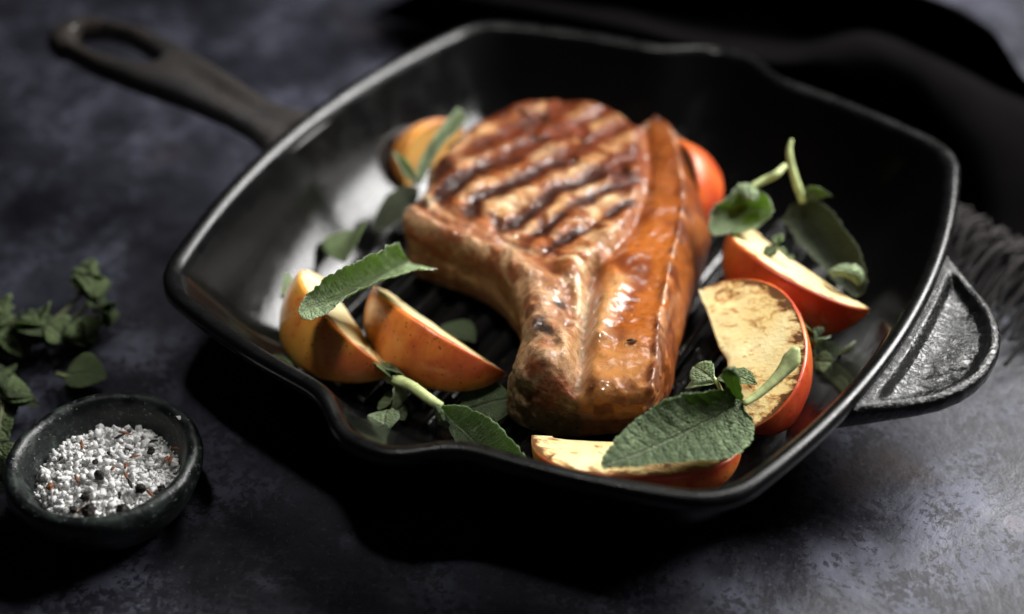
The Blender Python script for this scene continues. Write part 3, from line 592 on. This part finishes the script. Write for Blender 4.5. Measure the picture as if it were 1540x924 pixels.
# curled sage leaf on the left wedge
lo = U(545, 425, .042)
t = thing('sage_leaf', 'trough curled sage leaf lying over the olive apple wedge', 'sage leaf', lo)
blade('blade', px_rows(((600, 366, 0.0560), (618, 395, 0.0380), (655, 404, 0.0500)), ((592, 366, 0.0580), (605, 398, 0.0390), (636, 409, 0.0510)), ((572, 376, 0.0600), (585, 408, 0.0400), (615, 410, 0.0540)), ((545, 388, 0.0600), (560, 420, 0.0420), (580, 422, 0.0540)), ((518, 403, 0.0600), (530, 435, 0.0450), (548, 436, 0.0540)), ((490, 420, 0.0580), (500, 450, 0.0480), (520, 452, 0.0540)), ((468, 437, 0.0550), (474, 460, 0.0500), (494, 470, 0.0530)), ((453, 455, 0.0530), (456, 468, 0.0510), (468, 480, 0.0520)), ((448, 466, 0.0520), (449, 471, 0.0520), (455, 479, 0.0520))),
      M_sage_pale, t, lo, 60, 27, crinkle=.0005, scallop=.0006, seed=8, cup=1.15)
# front left sage leaf with its thick stalk, seen from below
lo = U(665, 612, .022)
t = thing('sage_leaf', 'sage leaf with long pale stalk leaning at the front rim', 'sage leaf', lo)
blade('blade', px_rows(((664, 610, .024), (664, 614, .022), (667, 622, .020)), ((690, 611, .028), (680, 632, .020), (674, 645, .018)), ((713, 618, .031), (700, 650, .020), (688, 668, .017)), ((740, 634, .033), (722, 670, .021), (708, 688, .017)), ((766, 657, .033), (748, 688, .023), (734, 702, .019)), ((787, 682, .031), (775, 700, .026), (764, 712, .023)), ((799, 699, .029), (795, 706, .028), (790, 711, .027)), ((803, 707, .028), (803, 708, .028), (802, 709, .028))),
      M_sage, t, lo, 60, 29, crinkle=.00045, scallop=.0005, seed=12)
tube('stalk', [U(664, 612, .024), U(645, 600, .026), U(622, 583, .026), U(600, 573, .025), U(585, 570, .023)], [.0016, .0019, .0020, .0021, .0018], M_stem, t, lo)
blade('lobe', px_rows(((652, 607, .026), (655, 608, .026), (660, 608, .026)), ((654, 622, .022), (662, 618, .025), (668, 622, .023)), ((660, 636, .019), (670, 634, .022), (673, 634, .020)), ((670, 643, .018), (672, 643, .018), (674, 642, .018))), M_sage, t, lo, 16, 9)
lo = U(585, 560, .024)
t = thing('oregano_sprig', 'little oregano sprig beside the stalk of the leaning sage leaf', 'oregano sprig', lo)
tube('stem', [U(586, 572, .024), U(598, 585, .020), U(594, 606, .015), U(588, 622, .013)], [.0008, .0008, .0007], M_stem, t, lo)
for b, tp, w, rl, m in (((590, 572, .025), (563, 543, .028), .010, -35, M_oreg), ((575, 556, .027), (608, 566, .024), .008, 30, M_oreg), ((598, 573, .022), (593, 616, .015), .007, 60, M_sage_pale), ((588, 608, .016), (570, 606, .015), .009, 10, M_oreg), ((582, 618, .018), (576, 650, .016), .0125, -15, M_sage_pale), ((590, 620, .014), (610, 630, .013), .009, 10, M_oreg_dark), ((585, 626, .012), (556, 642, .011), .006, 0, M_oreg_dark)):
    blade('leaf', simple_rows(U(*b), U(*tp), w, rl, .10, .14), m, t, lo, 16, 9)
def loose(label, cat, b, tp, w, roll, m, bend=.1, curl=.1, stalk=None, name='oregano_leaf', group='loose herb leaves in the pan', seed=0, nu=22, nv=11):
    lo = U(*b); t = thing(name, label, cat, lo, group)
    blade('blade', simple_rows(lo, U(*tp), w, roll, bend, curl), m, t, lo, nu, nv, seed=seed)
    if stalk: tube('stalk', [lo+(U(*stalk)-lo)*q for q in (-.06, .3, .65, 1)], [.0007, .0008, .0008, .0009], M_stem if m not in (M_sage_dark, M_oreg_dark) else M_stem_d, t, lo)
    return t
loose('dark veined leaf lying left of the chop bone end', 'oregano leaf', (770, 600, .016), (690, 622, .013), .019, 12, M_oreg_dark, .06, .1, seed=2)
loose('dark green leaf upright behind the curled sage leaf', 'sage leaf', (535, 345, .020), (518, 396, .018), .021, -30, M_oreg, .12, .15, name='sage_leaf', seed=4)
loose('small pale leaf against the left pan wall', 'oregano leaf', (442, 434, .016), (410, 428, .018), .011, 15, M_sage_pale, .08, .1, seed=5)
loose('small green leaf hanging inside the front left rim', 'oregano leaf', (445, 560, .020), (405, 536, .026), .009, -40, M_oreg, .1, .1, seed=6)
loose('long narrow leaf in the oily front spout', 'oregano leaf', (538, 648, .020), (575, 668, .016), .006, 0, M_oreg_dark, .05, .1, seed=7)
loose('pale veined leaf near the helper handle wall', 'oregano leaf', (1262, 556, .014), (1322, 520, .020), .011, -30, M_sage_pale, .10, .14, (1247, 563, .013), seed=9)
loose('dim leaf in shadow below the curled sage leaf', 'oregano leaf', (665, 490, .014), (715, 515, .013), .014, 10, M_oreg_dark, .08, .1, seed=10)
loose('long dark leaf left of the chop tip', 'sage leaf', (628, 282, .022), (562, 350, .015), .012, 20, M_sage_dark, .05, .14, name='sage_leaf', seed=11)
# narrow sage pair in front of the back left wedge
lo = U(628, 278, .034)
t = thing('sage_sprig', 'narrow two-leaved sage sprig before the back left apple wedge', 'sage sprig', lo)
blade('leaf', px_rows(((624, 275, .034), (629, 276, .034), (634, 276, .034)), ((630, 245, .040), (640, 248, .038), (648, 246, .040)), ((645, 215, .046), (658, 220, .043), (668, 218, .045)), ((665, 190, .050), (680, 196, .047), (690, 196, .048)), ((683, 168, .053), (692, 172, .052), (701, 178, .051)), ((691, 164, .053), (695, 166, .053), (699, 170, .053))), M_sage_pale, t, lo, 30, 13, crinkle=.0003)
blade('leaf', px_rows(((624, 280, .033), (627, 279, .033), (630, 278, .033)), ((606, 258, .036), (612, 258, .034), (622, 256, .036)), ((596, 240, .039), (600, 238, .038), (610, 238, .039)), ((592, 229, .040), (595, 229, .040), (598, 230, .040))), M_sage_pale, t, lo, 20, 9, crinkle=.0003)
# pale folded sage leaf at the right of the chop
lo = U(1130, 290, .048)
t = thing('sage_leaf', 'pale cupped sage leaf between chop and orange red wedge', 'sage leaf', lo)
blade('blade', px_rows(((1112, 278, .050), (1125, 276, .050), (1138, 282, .050)), ((1092, 296, .050), (1125, 306, .038), (1158, 300, .050)), ((1074, 312, .048), (1115, 325, .036), (1161, 320, .048)), ((1066, 326, .046), (1106, 338, .038), (1150, 335, .044)), ((1066, 342, .044), (1096, 349, .041), (1132, 347, .042)), ((1072, 354, .042), (1086, 354, .042), (1104, 350, .042))), M_sage_pale, t, lo, 36, 19, crinkle=.0005, scallop=.0006, seed=15)
blade('lobe', px_rows(((1114, 276, .051), (1122, 274, .052), (1130, 278, .052)), ((1108, 284, .054), (1122, 280, .056), (1140, 290, .054)), ((1114, 298, .053), (1126, 298, .054), (1140, 302, .052)), ((1124, 303, .052), (1128, 303, .052), (1132, 304, .052))), M_sage_pale, t, lo, 16, 9)
tube('stalk', [U(1130, 282, .051), U(1152, 270, .053), U(1168, 262, .055), U(1180, 250, .055)], [.0016, .0016, .0016, .0012], M_stem, t, lo)
# dark upright sage leaf
lo = U(1205, 300, .040)
t = thing('sage_leaf', 'large dark sage leaf with upright stalk at the right', 'sage leaf', lo)
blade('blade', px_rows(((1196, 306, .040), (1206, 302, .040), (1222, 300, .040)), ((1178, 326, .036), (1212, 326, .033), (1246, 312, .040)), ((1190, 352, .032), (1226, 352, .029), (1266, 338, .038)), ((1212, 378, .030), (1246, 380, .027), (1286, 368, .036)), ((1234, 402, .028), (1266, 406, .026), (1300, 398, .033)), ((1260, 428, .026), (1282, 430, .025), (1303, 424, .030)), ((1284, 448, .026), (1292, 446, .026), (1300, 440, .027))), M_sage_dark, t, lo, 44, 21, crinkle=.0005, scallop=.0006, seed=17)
blade('lobe', px_rows(((1208, 296, .042), (1214, 300, .041), (1220, 304, .040)), ((1216, 282, .046), (1230, 288, .044), (1238, 298, .042)), ((1238, 286, .046), (1242, 290, .045), (1248, 296, .043)), ((1249, 292, .044), (1249, 293, .044), (1250, 295, .044))), M_oreg, t, lo, 16, 9)
blade('turned_tip', px_rows(((1244, 408, .034), (1252, 402, .036), (1262, 398, .036)), ((1256, 414, .036), (1272, 408, .040), (1286, 400, .038)), ((1278, 420, .036), (1292, 414, .038), (1298, 406, .036)), ((1290, 430, .032), (1296, 426, .033), (1301, 420, .032))), M_sage_pale, t, lo, 18, 11)
tube('stalk', [U(1208, 304, .040), U(1198, 276, .047), U(1190, 246, .053), U(1187, 226, .057), U(1191, 210, .060)], [.0016, .0016, .0014, .0012, .0005], M_stem, t, lo)
# oregano cluster right of the charred wedge
lo = U(1225, 520, .016)
t = thing('oregano_sprig', 'tangled oregano sprig right of the broad charred apple wedge', 'oregano sprig', lo)
tube('stem', [U(1196, 492, .024), U(1215, 515, .018), U(1232, 548, .013)], [.0009, .0009, .0008], M_stem_d, t, lo)
for b, tp, w, rl, m in (((1205, 495, .026), (1180, 480, .030), .010, 10, M_oreg_dark), ((1208, 495, .028), (1206, 486, .034), .009, 40, M_oreg), ((1222, 528, .020), (1202, 500, .026), .010, -40, M_sage_pale), ((1222, 528, .018), (1246, 508, .026), .012, 35, M_sage_pale), ((1218, 520, .014), (1212, 540, .012), .010, 0, M_oreg_dark), ((1232, 540, .014), (1262, 520, .016), .013, 10, M_oreg_dark), ((1240, 548, .013), (1228, 560, .012), .009, 20, M_oreg), ((1225, 545, .016), (1256, 548, .016), .008, -30, M_oreg), ((1228, 512, .024), (1224, 494, .030), .007, 50, M_oreg_dark)):
    blade('leaf', simple_rows(U(*b), U(*tp), w, rl, .12, .16), m, t, lo, 14, 9)
lo = U(1165, 370, .040)
t = thing('thyme_tip', 'tiny thyme tip lying on the orange red apple wedge', 'thyme', lo)
for b, tp, w in (((1166, 372, .040), (1150, 388, .038), .0052), ((1166, 370, .040), (1176, 352, .043), .0046), ((1168, 374, .040), (1184, 384, .040), .0035), ((1184, 386, .040), (1192, 392, .040), .0032), ((1168, 366, .041), (1162, 362, .042), .003)):
    blade('leaf', simple_rows(U(*b), U(*tp), w, 15, .1, .12), M_oreg, t, lo, 10, 7)
tube('stem', [U(1160, 376, .039), U(1168, 372, .040), U(1188, 390, .039)], [.0005, .0005, .0005], M_stem, t, lo)
# ------------------------------------------------------------------ herbs on the table
lo = U(60, 500, .004)
t = thing('oregano_sprig', 'long blurred oregano sprig on the table at the left', 'oregano sprig', lo)
tube('stem', [U(-60, 470, .010), U(0, 485, .014), U(60, 490, .014), U(95, 470, .016), U(125, 435, .018), U(130, 405, .020)], [.0012, .0012, .0011, .001, .001, .0008], M_stem_d, t, lo, k=28)
tube('stem', [U(85, 485, .014), U(110, 478, .014), U(135, 455, .018)], [.0009, .0008, .0008], M_stem_d, t, lo)
for b, tp, w, rl, m in (((130, 412, .022), (122, 388, .026), .013, 20, M_oreg), ((125, 410, .022), (104, 418, .020), .013, -10, M_oreg), ((135, 412, .022), (156, 416, .020), .013, 20, M_oreg), ((122, 418, .022), (145, 444, .022), .021, 10, M_oreg), ((140, 460, .018), (165, 500, .008), .026, 30, M_oreg_dark), ((135, 465, .018), (175, 455, .012), .018, 0, M_oreg_dark), ((120, 478, .015), (138, 512, .008), .022, -20, M_oreg), ((70, 490, .016), (100, 512, .010), .022, 10, M_oreg), ((65, 490, .016), (20, 484, .016), .026, -15, M_oreg), ((60, 485, .018), (58, 456, .018), .020, 40, M_oreg), ((20, 480, .016), (-25, 500, .012), .022, 0, M_oreg), ((10, 495, .014), (40, 545, .006), .022, 10, M_oreg), ((-10, 495, .014), (15, 530, .008), .024, 0, M_oreg), ((100, 515, .008), (140, 522, .004), .014, 0, M_oreg_dark), ((5, 470, .016), (-15, 440, .02), .018, 0, M_oreg), ((60, 510, .008), (85, 515, .004), .012, 0, M_oreg_dark)):
    for q in range(3):
        jb = np.array([*rng.normal(0, 9, 2), -.003*q]) if q else np.zeros(3); jt = np.array([*rng.normal(0, 16, 2), -.0015*q]) if q else np.zeros(3); B, E_ = U(*(np.array(b)+jb)), U(*(np.array(tp)+jt)); B[2] = max(B[2], .003); E_[2] = max(E_[2]*.8, .0025)
        blade('leaf', simple_rows(B, B+(E_-B)*(.80-.12*q), w*(.66-.10*q), rl+rng.uniform(-30, 30), .16, .2), (m, M_oreg_dark, M_oreg)[q], t, lo, 12, 7)
lo = U(10, 610, .004)
t = thing('oregano_sprig', 'short oregano sprig beside the stone bowl', 'oregano sprig', lo)
tube('stem', [U(-40, 570, .008), U(0, 600, .010), U(-5, 660, .010), U(-10, 740, .008)], [.001, .001, .0009], M_stem_d, t, lo)
for b, tp, w, rl, m in (((5, 600, .012), (58, 585, .010), .020, 0, M_oreg), ((0, 585, .012), (30, 572, .008), .016, 10, M_oreg_dark), ((0, 610, .010), (24, 628, .006), .018, 0, M_oreg), ((-8, 640, .010), (14, 658, .006), .016, 10, M_oreg), ((-8, 670, .010), (10, 700, .006), .016, 0, M_oreg), ((-10, 690, .008), (12, 745, .004), .016, 0, M_oreg_dark), ((-5, 560, .012), (12, 548, .010), .014, 0, M_oreg_dark), ((10, 598, .014), (52, 600, .004), .014, -30, M_oreg_dark)):
    for q in range(3):
        jb = np.array([*rng.normal(0, 9, 2), -.003*q]) if q else np.zeros(3); jt = np.array([*rng.normal(0, 16, 2), -.0015*q]) if q else np.zeros(3); B, E_ = U(*(np.array(b)+jb)), U(*(np.array(tp)+jt)); B[2] = max(B[2], .003); E_[2] = max(E_[2]*.8, .0025)
        blade('leaf', simple_rows(B, B+(E_-B)*(.80-.12*q), w*(.66-.10*q), rl+rng.uniform(-30, 30), .16, .2), (m, M_oreg_dark, M_oreg)[q], t, lo, 12, 7)
lo = U(100, 566, .004); t = thing('oregano_leaf', 'single oregano leaf on the table behind the stone bowl', 'oregano leaf', lo, 'loose herb leaves on the table')
blade('blade', simple_rows(U(98, 566, .006), U(160, 568, .005), .019, 0, .1, .12), M_oreg, t, lo); tube('stalk', [U(86, 563, .005), U(94, 565, .006), U(102, 567, .006)], [.0008]*3, M_stem, t, lo)
blade('lobe', simple_rows(U(112, 572, .004), U(120, 592, .002), .010, 0, .05, .08), M_oreg_dark, t, lo, 12, 7)
# ------------------------------------------------------------------ stone bowl and salt
bc = (U(5, 720, .0235)+U(305, 660, .0235)+U(150, 597, .0255)+U(160, 803, .0235))/4; bc[2] = 0
pr = [(0, 0), (.013, 0), (.0185, .0015), (.0250, .0070), (.0300, .0145), (.0324, .0200), (.0327, .0232), (.0316, .0260), (.0295, .0268), (.0278, .0258), (.0263, .0228), (.0246, .0185), (.0210, .0130), (.014, .0085), (.0, .007)]
pr = catmull(np.array(pr), 46); nb = 96; V = []
for r, z in pr:
    for k in range(nb):
        a = 2*math.pi*k/nb; V.append((bc[0]+max(r, 1e-5)*math.cos(a), bc[1]+max(r, 1e-5)*math.sin(a), z))
V = np.array(V); V += (fbm(V, 90, 3, 70)*.0007)[:, None]*np.c_[V[:, :2]-bc[:2], V[:, 2]*0+.0]/.03
V[:, 2] += fbm(V, 60, 2, 71)*.0006*(V[:, 2] > .004)
F = [(i*nb+j, i*nb+(j+1) % nb, (i+1)*nb+(j+1) % nb, (i+1)*nb+j) for i in range(len(pr)-1) for j in range(nb)]
tag(new_mesh('stone_bowl', V, F, M_granite, loc=bc), 'small dark green stone pinch bowl filled with coarse salt', 'bowl')
def crystal(r, jit=.35):
    a = rng.normal(size=(13, 3)); a /= np.linalg.norm(a, axis=1, keepdims=True); a *= r*(1+jit*rng.uniform(-1, 1, (13, 1)))*np.array([1, .92, .82])
    import bmesh
    bm = bmesh.new(); vs = [bm.verts.new(p) for p in a]; res = bmesh.ops.convex_hull(bm, input=vs)
    bmesh.ops.delete(bm, geom=[v for v in bm.verts if not v.link_faces], context='VERTS'); bm.verts.index_update()
    V = np.array([v.co[:] for v in bm.verts]); F = [[v.index for v in f.verts] for f in bm.faces]; bm.free(); return V, F
protos = [crystal(1.) for _ in range(14)]
def rot():
    q = rng.normal(size=4); q /= np.linalg.norm(q); w, x, y, z = q
    return np.array([[1-2*(y*y+z*z), 2*(x*y-z*w), 2*(x*z+y*w)], [2*(x*y+z*w), 1-2*(x*x+z*z), 2*(y*z-x*w)], [2*(x*z-y*w), 2*(y*z+x*w), 1-2*(x*x+y*y)]])
def zs(x, y):         # heaped surface of the salt
    r = math.hypot(x, y); return .0188+.0018*math.cos(min(r/.022, 1)*math.pi/2)-.0015*max(0, r-.018)/.005+.0012*float(fbm(np.array([[x, y, 0]]), 140, 2, 80)[0])
V, F = [], []; k = 0
bedr = np.linspace(0, .0245, 8); bed = []
for r in bedr:
    for j in range(40): a = 2*math.pi*j/40; bed.append((r*math.cos(a), r*math.sin(a), zs(r*math.cos(a), r*math.sin(a))-.0018))
V = [np.array(bed)+bc]; F = [(i*40+j, i*40+(j+1) % 40, (i+1)*40+(j+1) % 40, (i+1)*40+j) for i in range(7) for j in range(40)]; k = len(bed)
for i in range(2000):
    r = .0240*math.sqrt(rng.random()); a = rng.random()*2*math.pi; x, y = r*math.cos(a), r*math.sin(a); s = rng.uniform(.0004, .0012)
    pv, pf = protos[i % 14]; V.append(pv*s@rot().T+bc+np.array([x, y, zs(x, y)-.0006+rng.uniform(-.0008, .0004)])); F += [[q+k for q in f] for f in pf]; k += len(pv)
o = new_mesh('salt', np.concatenate(V), F, M_salt, loc=bc, smooth=True); tag(o, 'bed of fine white salt grains filling the stone bowl', 'salt', None, 'stuff')
pms = []
for pv, pf in protos: 
    me = bpy.data.meshes.new('salt_crystal'); me.from_pydata(pv.tolist(), [], pf); me.materials.append(M_salt); me.polygons.foreach_set('use_smooth', [len(pms) % 3 != 0]*len(me.polygons)); pms.append(me)
for i in range(190):
    r = .0225*math.sqrt(rng.random()); a = rng.random()*2*math.pi; x, y = r*math.cos(a), r*math.sin(a); s = rng.uniform(.0009, .0018)
    o = bpy.data.objects.new('salt_crystal', pms[i % 14]); C.objects.link(o); o.location = bc+np.array([x, y, zs(x, y)+s*.35]); o.scale = (s, s, s); o.rotation_euler = rng.uniform(0, 6.28, 3)
    tag(o, 'coarse white salt crystal heaped in the stone bowl', 'salt crystal', 'coarse salt crystals in the stone bowl')
o = bpy.data.objects.new('salt_crystal', pms[3]); C.objects.link(o); o.location = U(270, 629, .0262)+np.array([0, 0, .0004]); o.scale = (.0013, .001, .0006)
tag(o, 'single stray salt crystal on the rim of the bowl', 'salt crystal')
def blob(r, n=2, seed=0, rough=.14):
    import bmesh
    bm = bmesh.new(); bmesh.ops.create_icosphere(bm, subdivisions=n, radius=1); V = np.array([v.co[:] for v in bm.verts]); F = [[v.index for v in f.verts] for f in bm.faces]; bm.free()
    return V*(1+rough*fbm(V, 2.6, 2, seed)-rough*.5*np.exp(-(fbm(V, 3.5, 2, seed+50)/.10)**2))[:, None]*r, F
for i, (px, py, r, lb) in enumerate(((149, 715, .0023, 'shiny whole peppercorn in the middle of the salt'), (128, 748, .0022, 'wrinkled brown peppercorn at the near side of the salt'), (134, 769, .0031, 'largest wrinkled peppercorn against the near bowl wall'), (185, 767, .0026, 'dark peppercorn beside the near bowl wall'), (211, 735, .0027, 'cracked black peppercorn right of the middle of the salt'), (243, 735, .0020, 'round peppercorn against the bowl wall'), (227, 679, .0016, 'small peppercorn at the far side of the salt'), (143, 695, .0013, 'smallest peppercorn fragment behind the shiny peppercorn'), (110, 767, .0016, 'peppercorn half buried near the bowl wall'), (75, 732, .0016, 'tan coriander seed at the edge of the salt'))):
    p = U(px, py, .022); p[2] = zs(*(p-bc)[:2])+r*.75+.0009; p = U(px, py, p[2])
    r *= .78; V, F = blob(r, 3, i*3, .08 if i == 0 else .45); V = V*rng.uniform(.8, 1.12, 3); o = new_mesh('peppercorn' if i < 9 else 'coriander_seed', V+p, F, M_pepper if i < 9 else M_flake, loc=p); tag(o, lb, 'peppercorn' if i < 9 else 'seed', 'peppercorns on the salt' if i < 9 else None)
for i, (px, py) in enumerate(((180, 657), (189, 715), (120, 770), (231, 664), (256, 692), (225, 742), (163, 682), (115, 720), (123, 669), (92, 690), (203, 687), (190, 700), (180, 745), (265, 675), (250, 690), (195, 727), (188, 652), (170, 705))):
    p = U(px, py, .022); p[2] = zs(*(p-bc)[:2])+.0019; p = U(px, py, p[2]); a = rng.uniform(0, 3.14); d = np.array([math.cos(a), math.sin(a), rng.uniform(-.3, .5)])*rng.uniform(.0010, .0024)
    tag(tube('dried_flake', [p-d, p+[0, 0, .0003], p+d], [.0003, .0007, .0002], M_flake if i % 3 else M_pepper, None, p, 5, 5, .5), 'thin brown dried herb flake on the salt' if i % 3 else 'dark sliver of cracked pepper on the salt', 'herb flake' if i % 3 else 'pepper sliver', 'dried flakes on the salt' if i % 3 else 'pepper slivers on the salt')
# ------------------------------------------------------------------ napkin
rws = [[(560, 20, .003), (900, 92, .003), (1150, 132, .003), (1340, 235, .003), (1425, 330, .003), (1475, 385, .004), (1545, 420, .003), (1640, 470, .003), (1800, 540, .003)],
       [(600, 0, .012), (900, 70, .016), (1150, 112, .022), (1330, 190, .018), (1440, 280, .015), (1490, 340, .012), (1560, 370, .010), (1660, 400, .010), (1820, 450, .010)],
       [(640, -15, .030), (900, 30, .036), (1150, 92, .040), (1290, 68, .046), (1400, 108, .046), (1500, 158, .040), (1590, 195, .034), (1700, 240, .03), (1860, 300, .02)],
       [(660, -30, .018), (900, 0, .020), (1150, 50, .020), (1300, 35, .020), (1420, 75, .022), (1515, 130, .020), (1600, 170, .016), (1715, 210, .015), (1880, 260, .01)],
       [(680, -60, .036), (900, -60, .044), (1120, -60, .050), (1280, -38, .052), (1400, -2, .050), (1488, 42, .046), (1548, 130, .030), (1640, 180, .024), (1800, 220, .02)],
       ]
rws += [[(x-6, y+14, max(z-.026, .004)) for x, y, z in rws[4]], [(x-14, y+34, .003) for x, y, z in rws[4]]]
G = np.array([catmull(np.array([U(*p) for p in r]), 120) for r in rws]); G = np.stack([catmull(G[:, j], 60) for j in range(120)], 1)
G[..., 2] += fbm(G, 28, 3, 90)*.0025*sstep(.004, .02, G[..., 2]); G[..., 2] = np.maximum(G[..., 2], .0022)
nk = thing('napkin', 'dark fringed linen napkin bunched behind the pan', 'napkin', (.04, .25, 0))
V = G.reshape(-1, 3); F = grid_faces(60, 120); n = len(V); V2 = V-[0, 0, .0016]; rimi = [i*120 for i in range(60)]+[59*120+j for j in range(1, 120)]+[i*120+119 for i in range(58, -1, -1)]+[j for j in range(118, 0, -1)]
F = [f[::-1] for f in F]+[tuple(q+n for q in f) for f in F]+[(a, b, b+n, a+n) for a, b in zip(rimi, rimi[1:]+rimi[:1])]
new_mesh('cloth', np.vstack([V, V2]), F, M_cloth, loc=(.04, .25, 0), parent=nk)
V, F, k = [], [], 0
for i in range(230):
    q = i/229; st = U(1418+q*330, 300+q*190+rng.uniform(-12, 6), rng.uniform(.006, .016)); d = np.array([-.01, -.033, 0])*rng.uniform(.6, 1.15)+np.array([rng.normal()*.007, rng.normal()*.006, 0])
    P = catmull(np.array([st, st+d*.4+[rng.normal()*.002, 0, .002], [*(st+d)[:2], .0025+rng.random()*.003]]), 7); r = rng.uniform(.0004, .0009)
    for p in P:
        for w in range(4): V.append(p+r*np.array([math.cos(w*math.pi/2), math.sin(w*math.pi/2)*.4, math.sin(w*math.pi/2)]))
    F += [(k+a*4+b, k+a*4+(b+1) % 4, k+(a+1)*4+(b+1) % 4, k+(a+1)*4+b) for a in range(6) for b in range(4)]; k += 28
o = new_mesh('fringe', V, F, M_fringe, loc=(.04, .25, 0), parent=nk); o['kind'] = 'stuff'
# ------------------------------------------------------------------ oil beads and crumbs in the pan
M_oil = mat_plain('frying_oil', (.012, .008, .004), .05, 100, .2, 0, .0001, .6)
V, F, k = [], [], 0
for i in range(420):
    c0, sx, sy = ((1150, 705, 60, 28), (590, 650, 45, 22), (1230, 600, 40, 40), (1240, 500, 40, 50), (450, 500, 30, 40), (1030, 540, 20, 40), (720, 560, 90, 60))[i % 7], 1, 1
    px, py = c0[0]+rng.normal()*c0[2], c0[1]+rng.normal()*c0[3]; p = U(px, py, .0061)
    if max(abs(p[0]), abs(p[1])) > .080: continue
    dx = (p[0]+.0854) % .0122; 
    if min(dx, .0122-dx) < .0034: continue
    rr = rng.uniform(.0003, .0011); q = []
    for a in range(3):
        for b in range(8): w = b*math.pi/4; e = math.cos(a*math.pi/6); q.append(p+rr*np.array([e*math.cos(w), e*math.sin(w)*(1+.3*math.sin(i)), .45*math.sin(a*math.pi/6)]))
    q.append(p+[0, 0, rr*.45]); V += q
    F += [(k+a*8+b, k+a*8+(b+1) % 8, k+a*8+8+(b+1) % 8, k+a*8+8+b) for a in range(2) for b in range(8)]+[(k+16+b, k+16+(b+1) % 8, k+24) for b in range(8)]; k += 25
o = new_mesh('oil_beads', V, F, M_oil); tag(o, 'glistening beads of oil on the floor of the pan', 'oil', None, 'stuff')
V, F, k = [], [], 0
for i in range(260):
    c0 = ((1120, 700), (1060, 640), (560, 660), (1215, 600))[i % 4]; px, py = c0[0]+rng.normal()*38, c0[1]+rng.normal()*22; p = U(px, py, .0068)
    if max(abs(p[0]), abs(p[1])) > .095: continue
    s = rng.uniform(.0002, .0007); pv, pf = protos[i % 14]; V.append(pv*s@rot().T+p); F += [[q+k for q in f] for f in pf]; k += len(pv)
o = new_mesh('crumbs', np.concatenate(V), F, mat_plain('crumb', (.14, .08, .04), .5, 900, .6), smooth=False); tag(o, 'tiny brown seasoning crumbs scattered on the pan floor', 'crumbs', None, 'stuff')
p = U(950, 513, .0455); tag(tube('dried_flake', [p+[-.0016, -.0006, 0], p+[0, 0, .0004], p+[.0016, .0008, 0]], [.0003, .0009, .0003], M_pepper, None, p, 6, 6, .5), 'single dark flake stuck on the fat of the chop', 'herb flake')
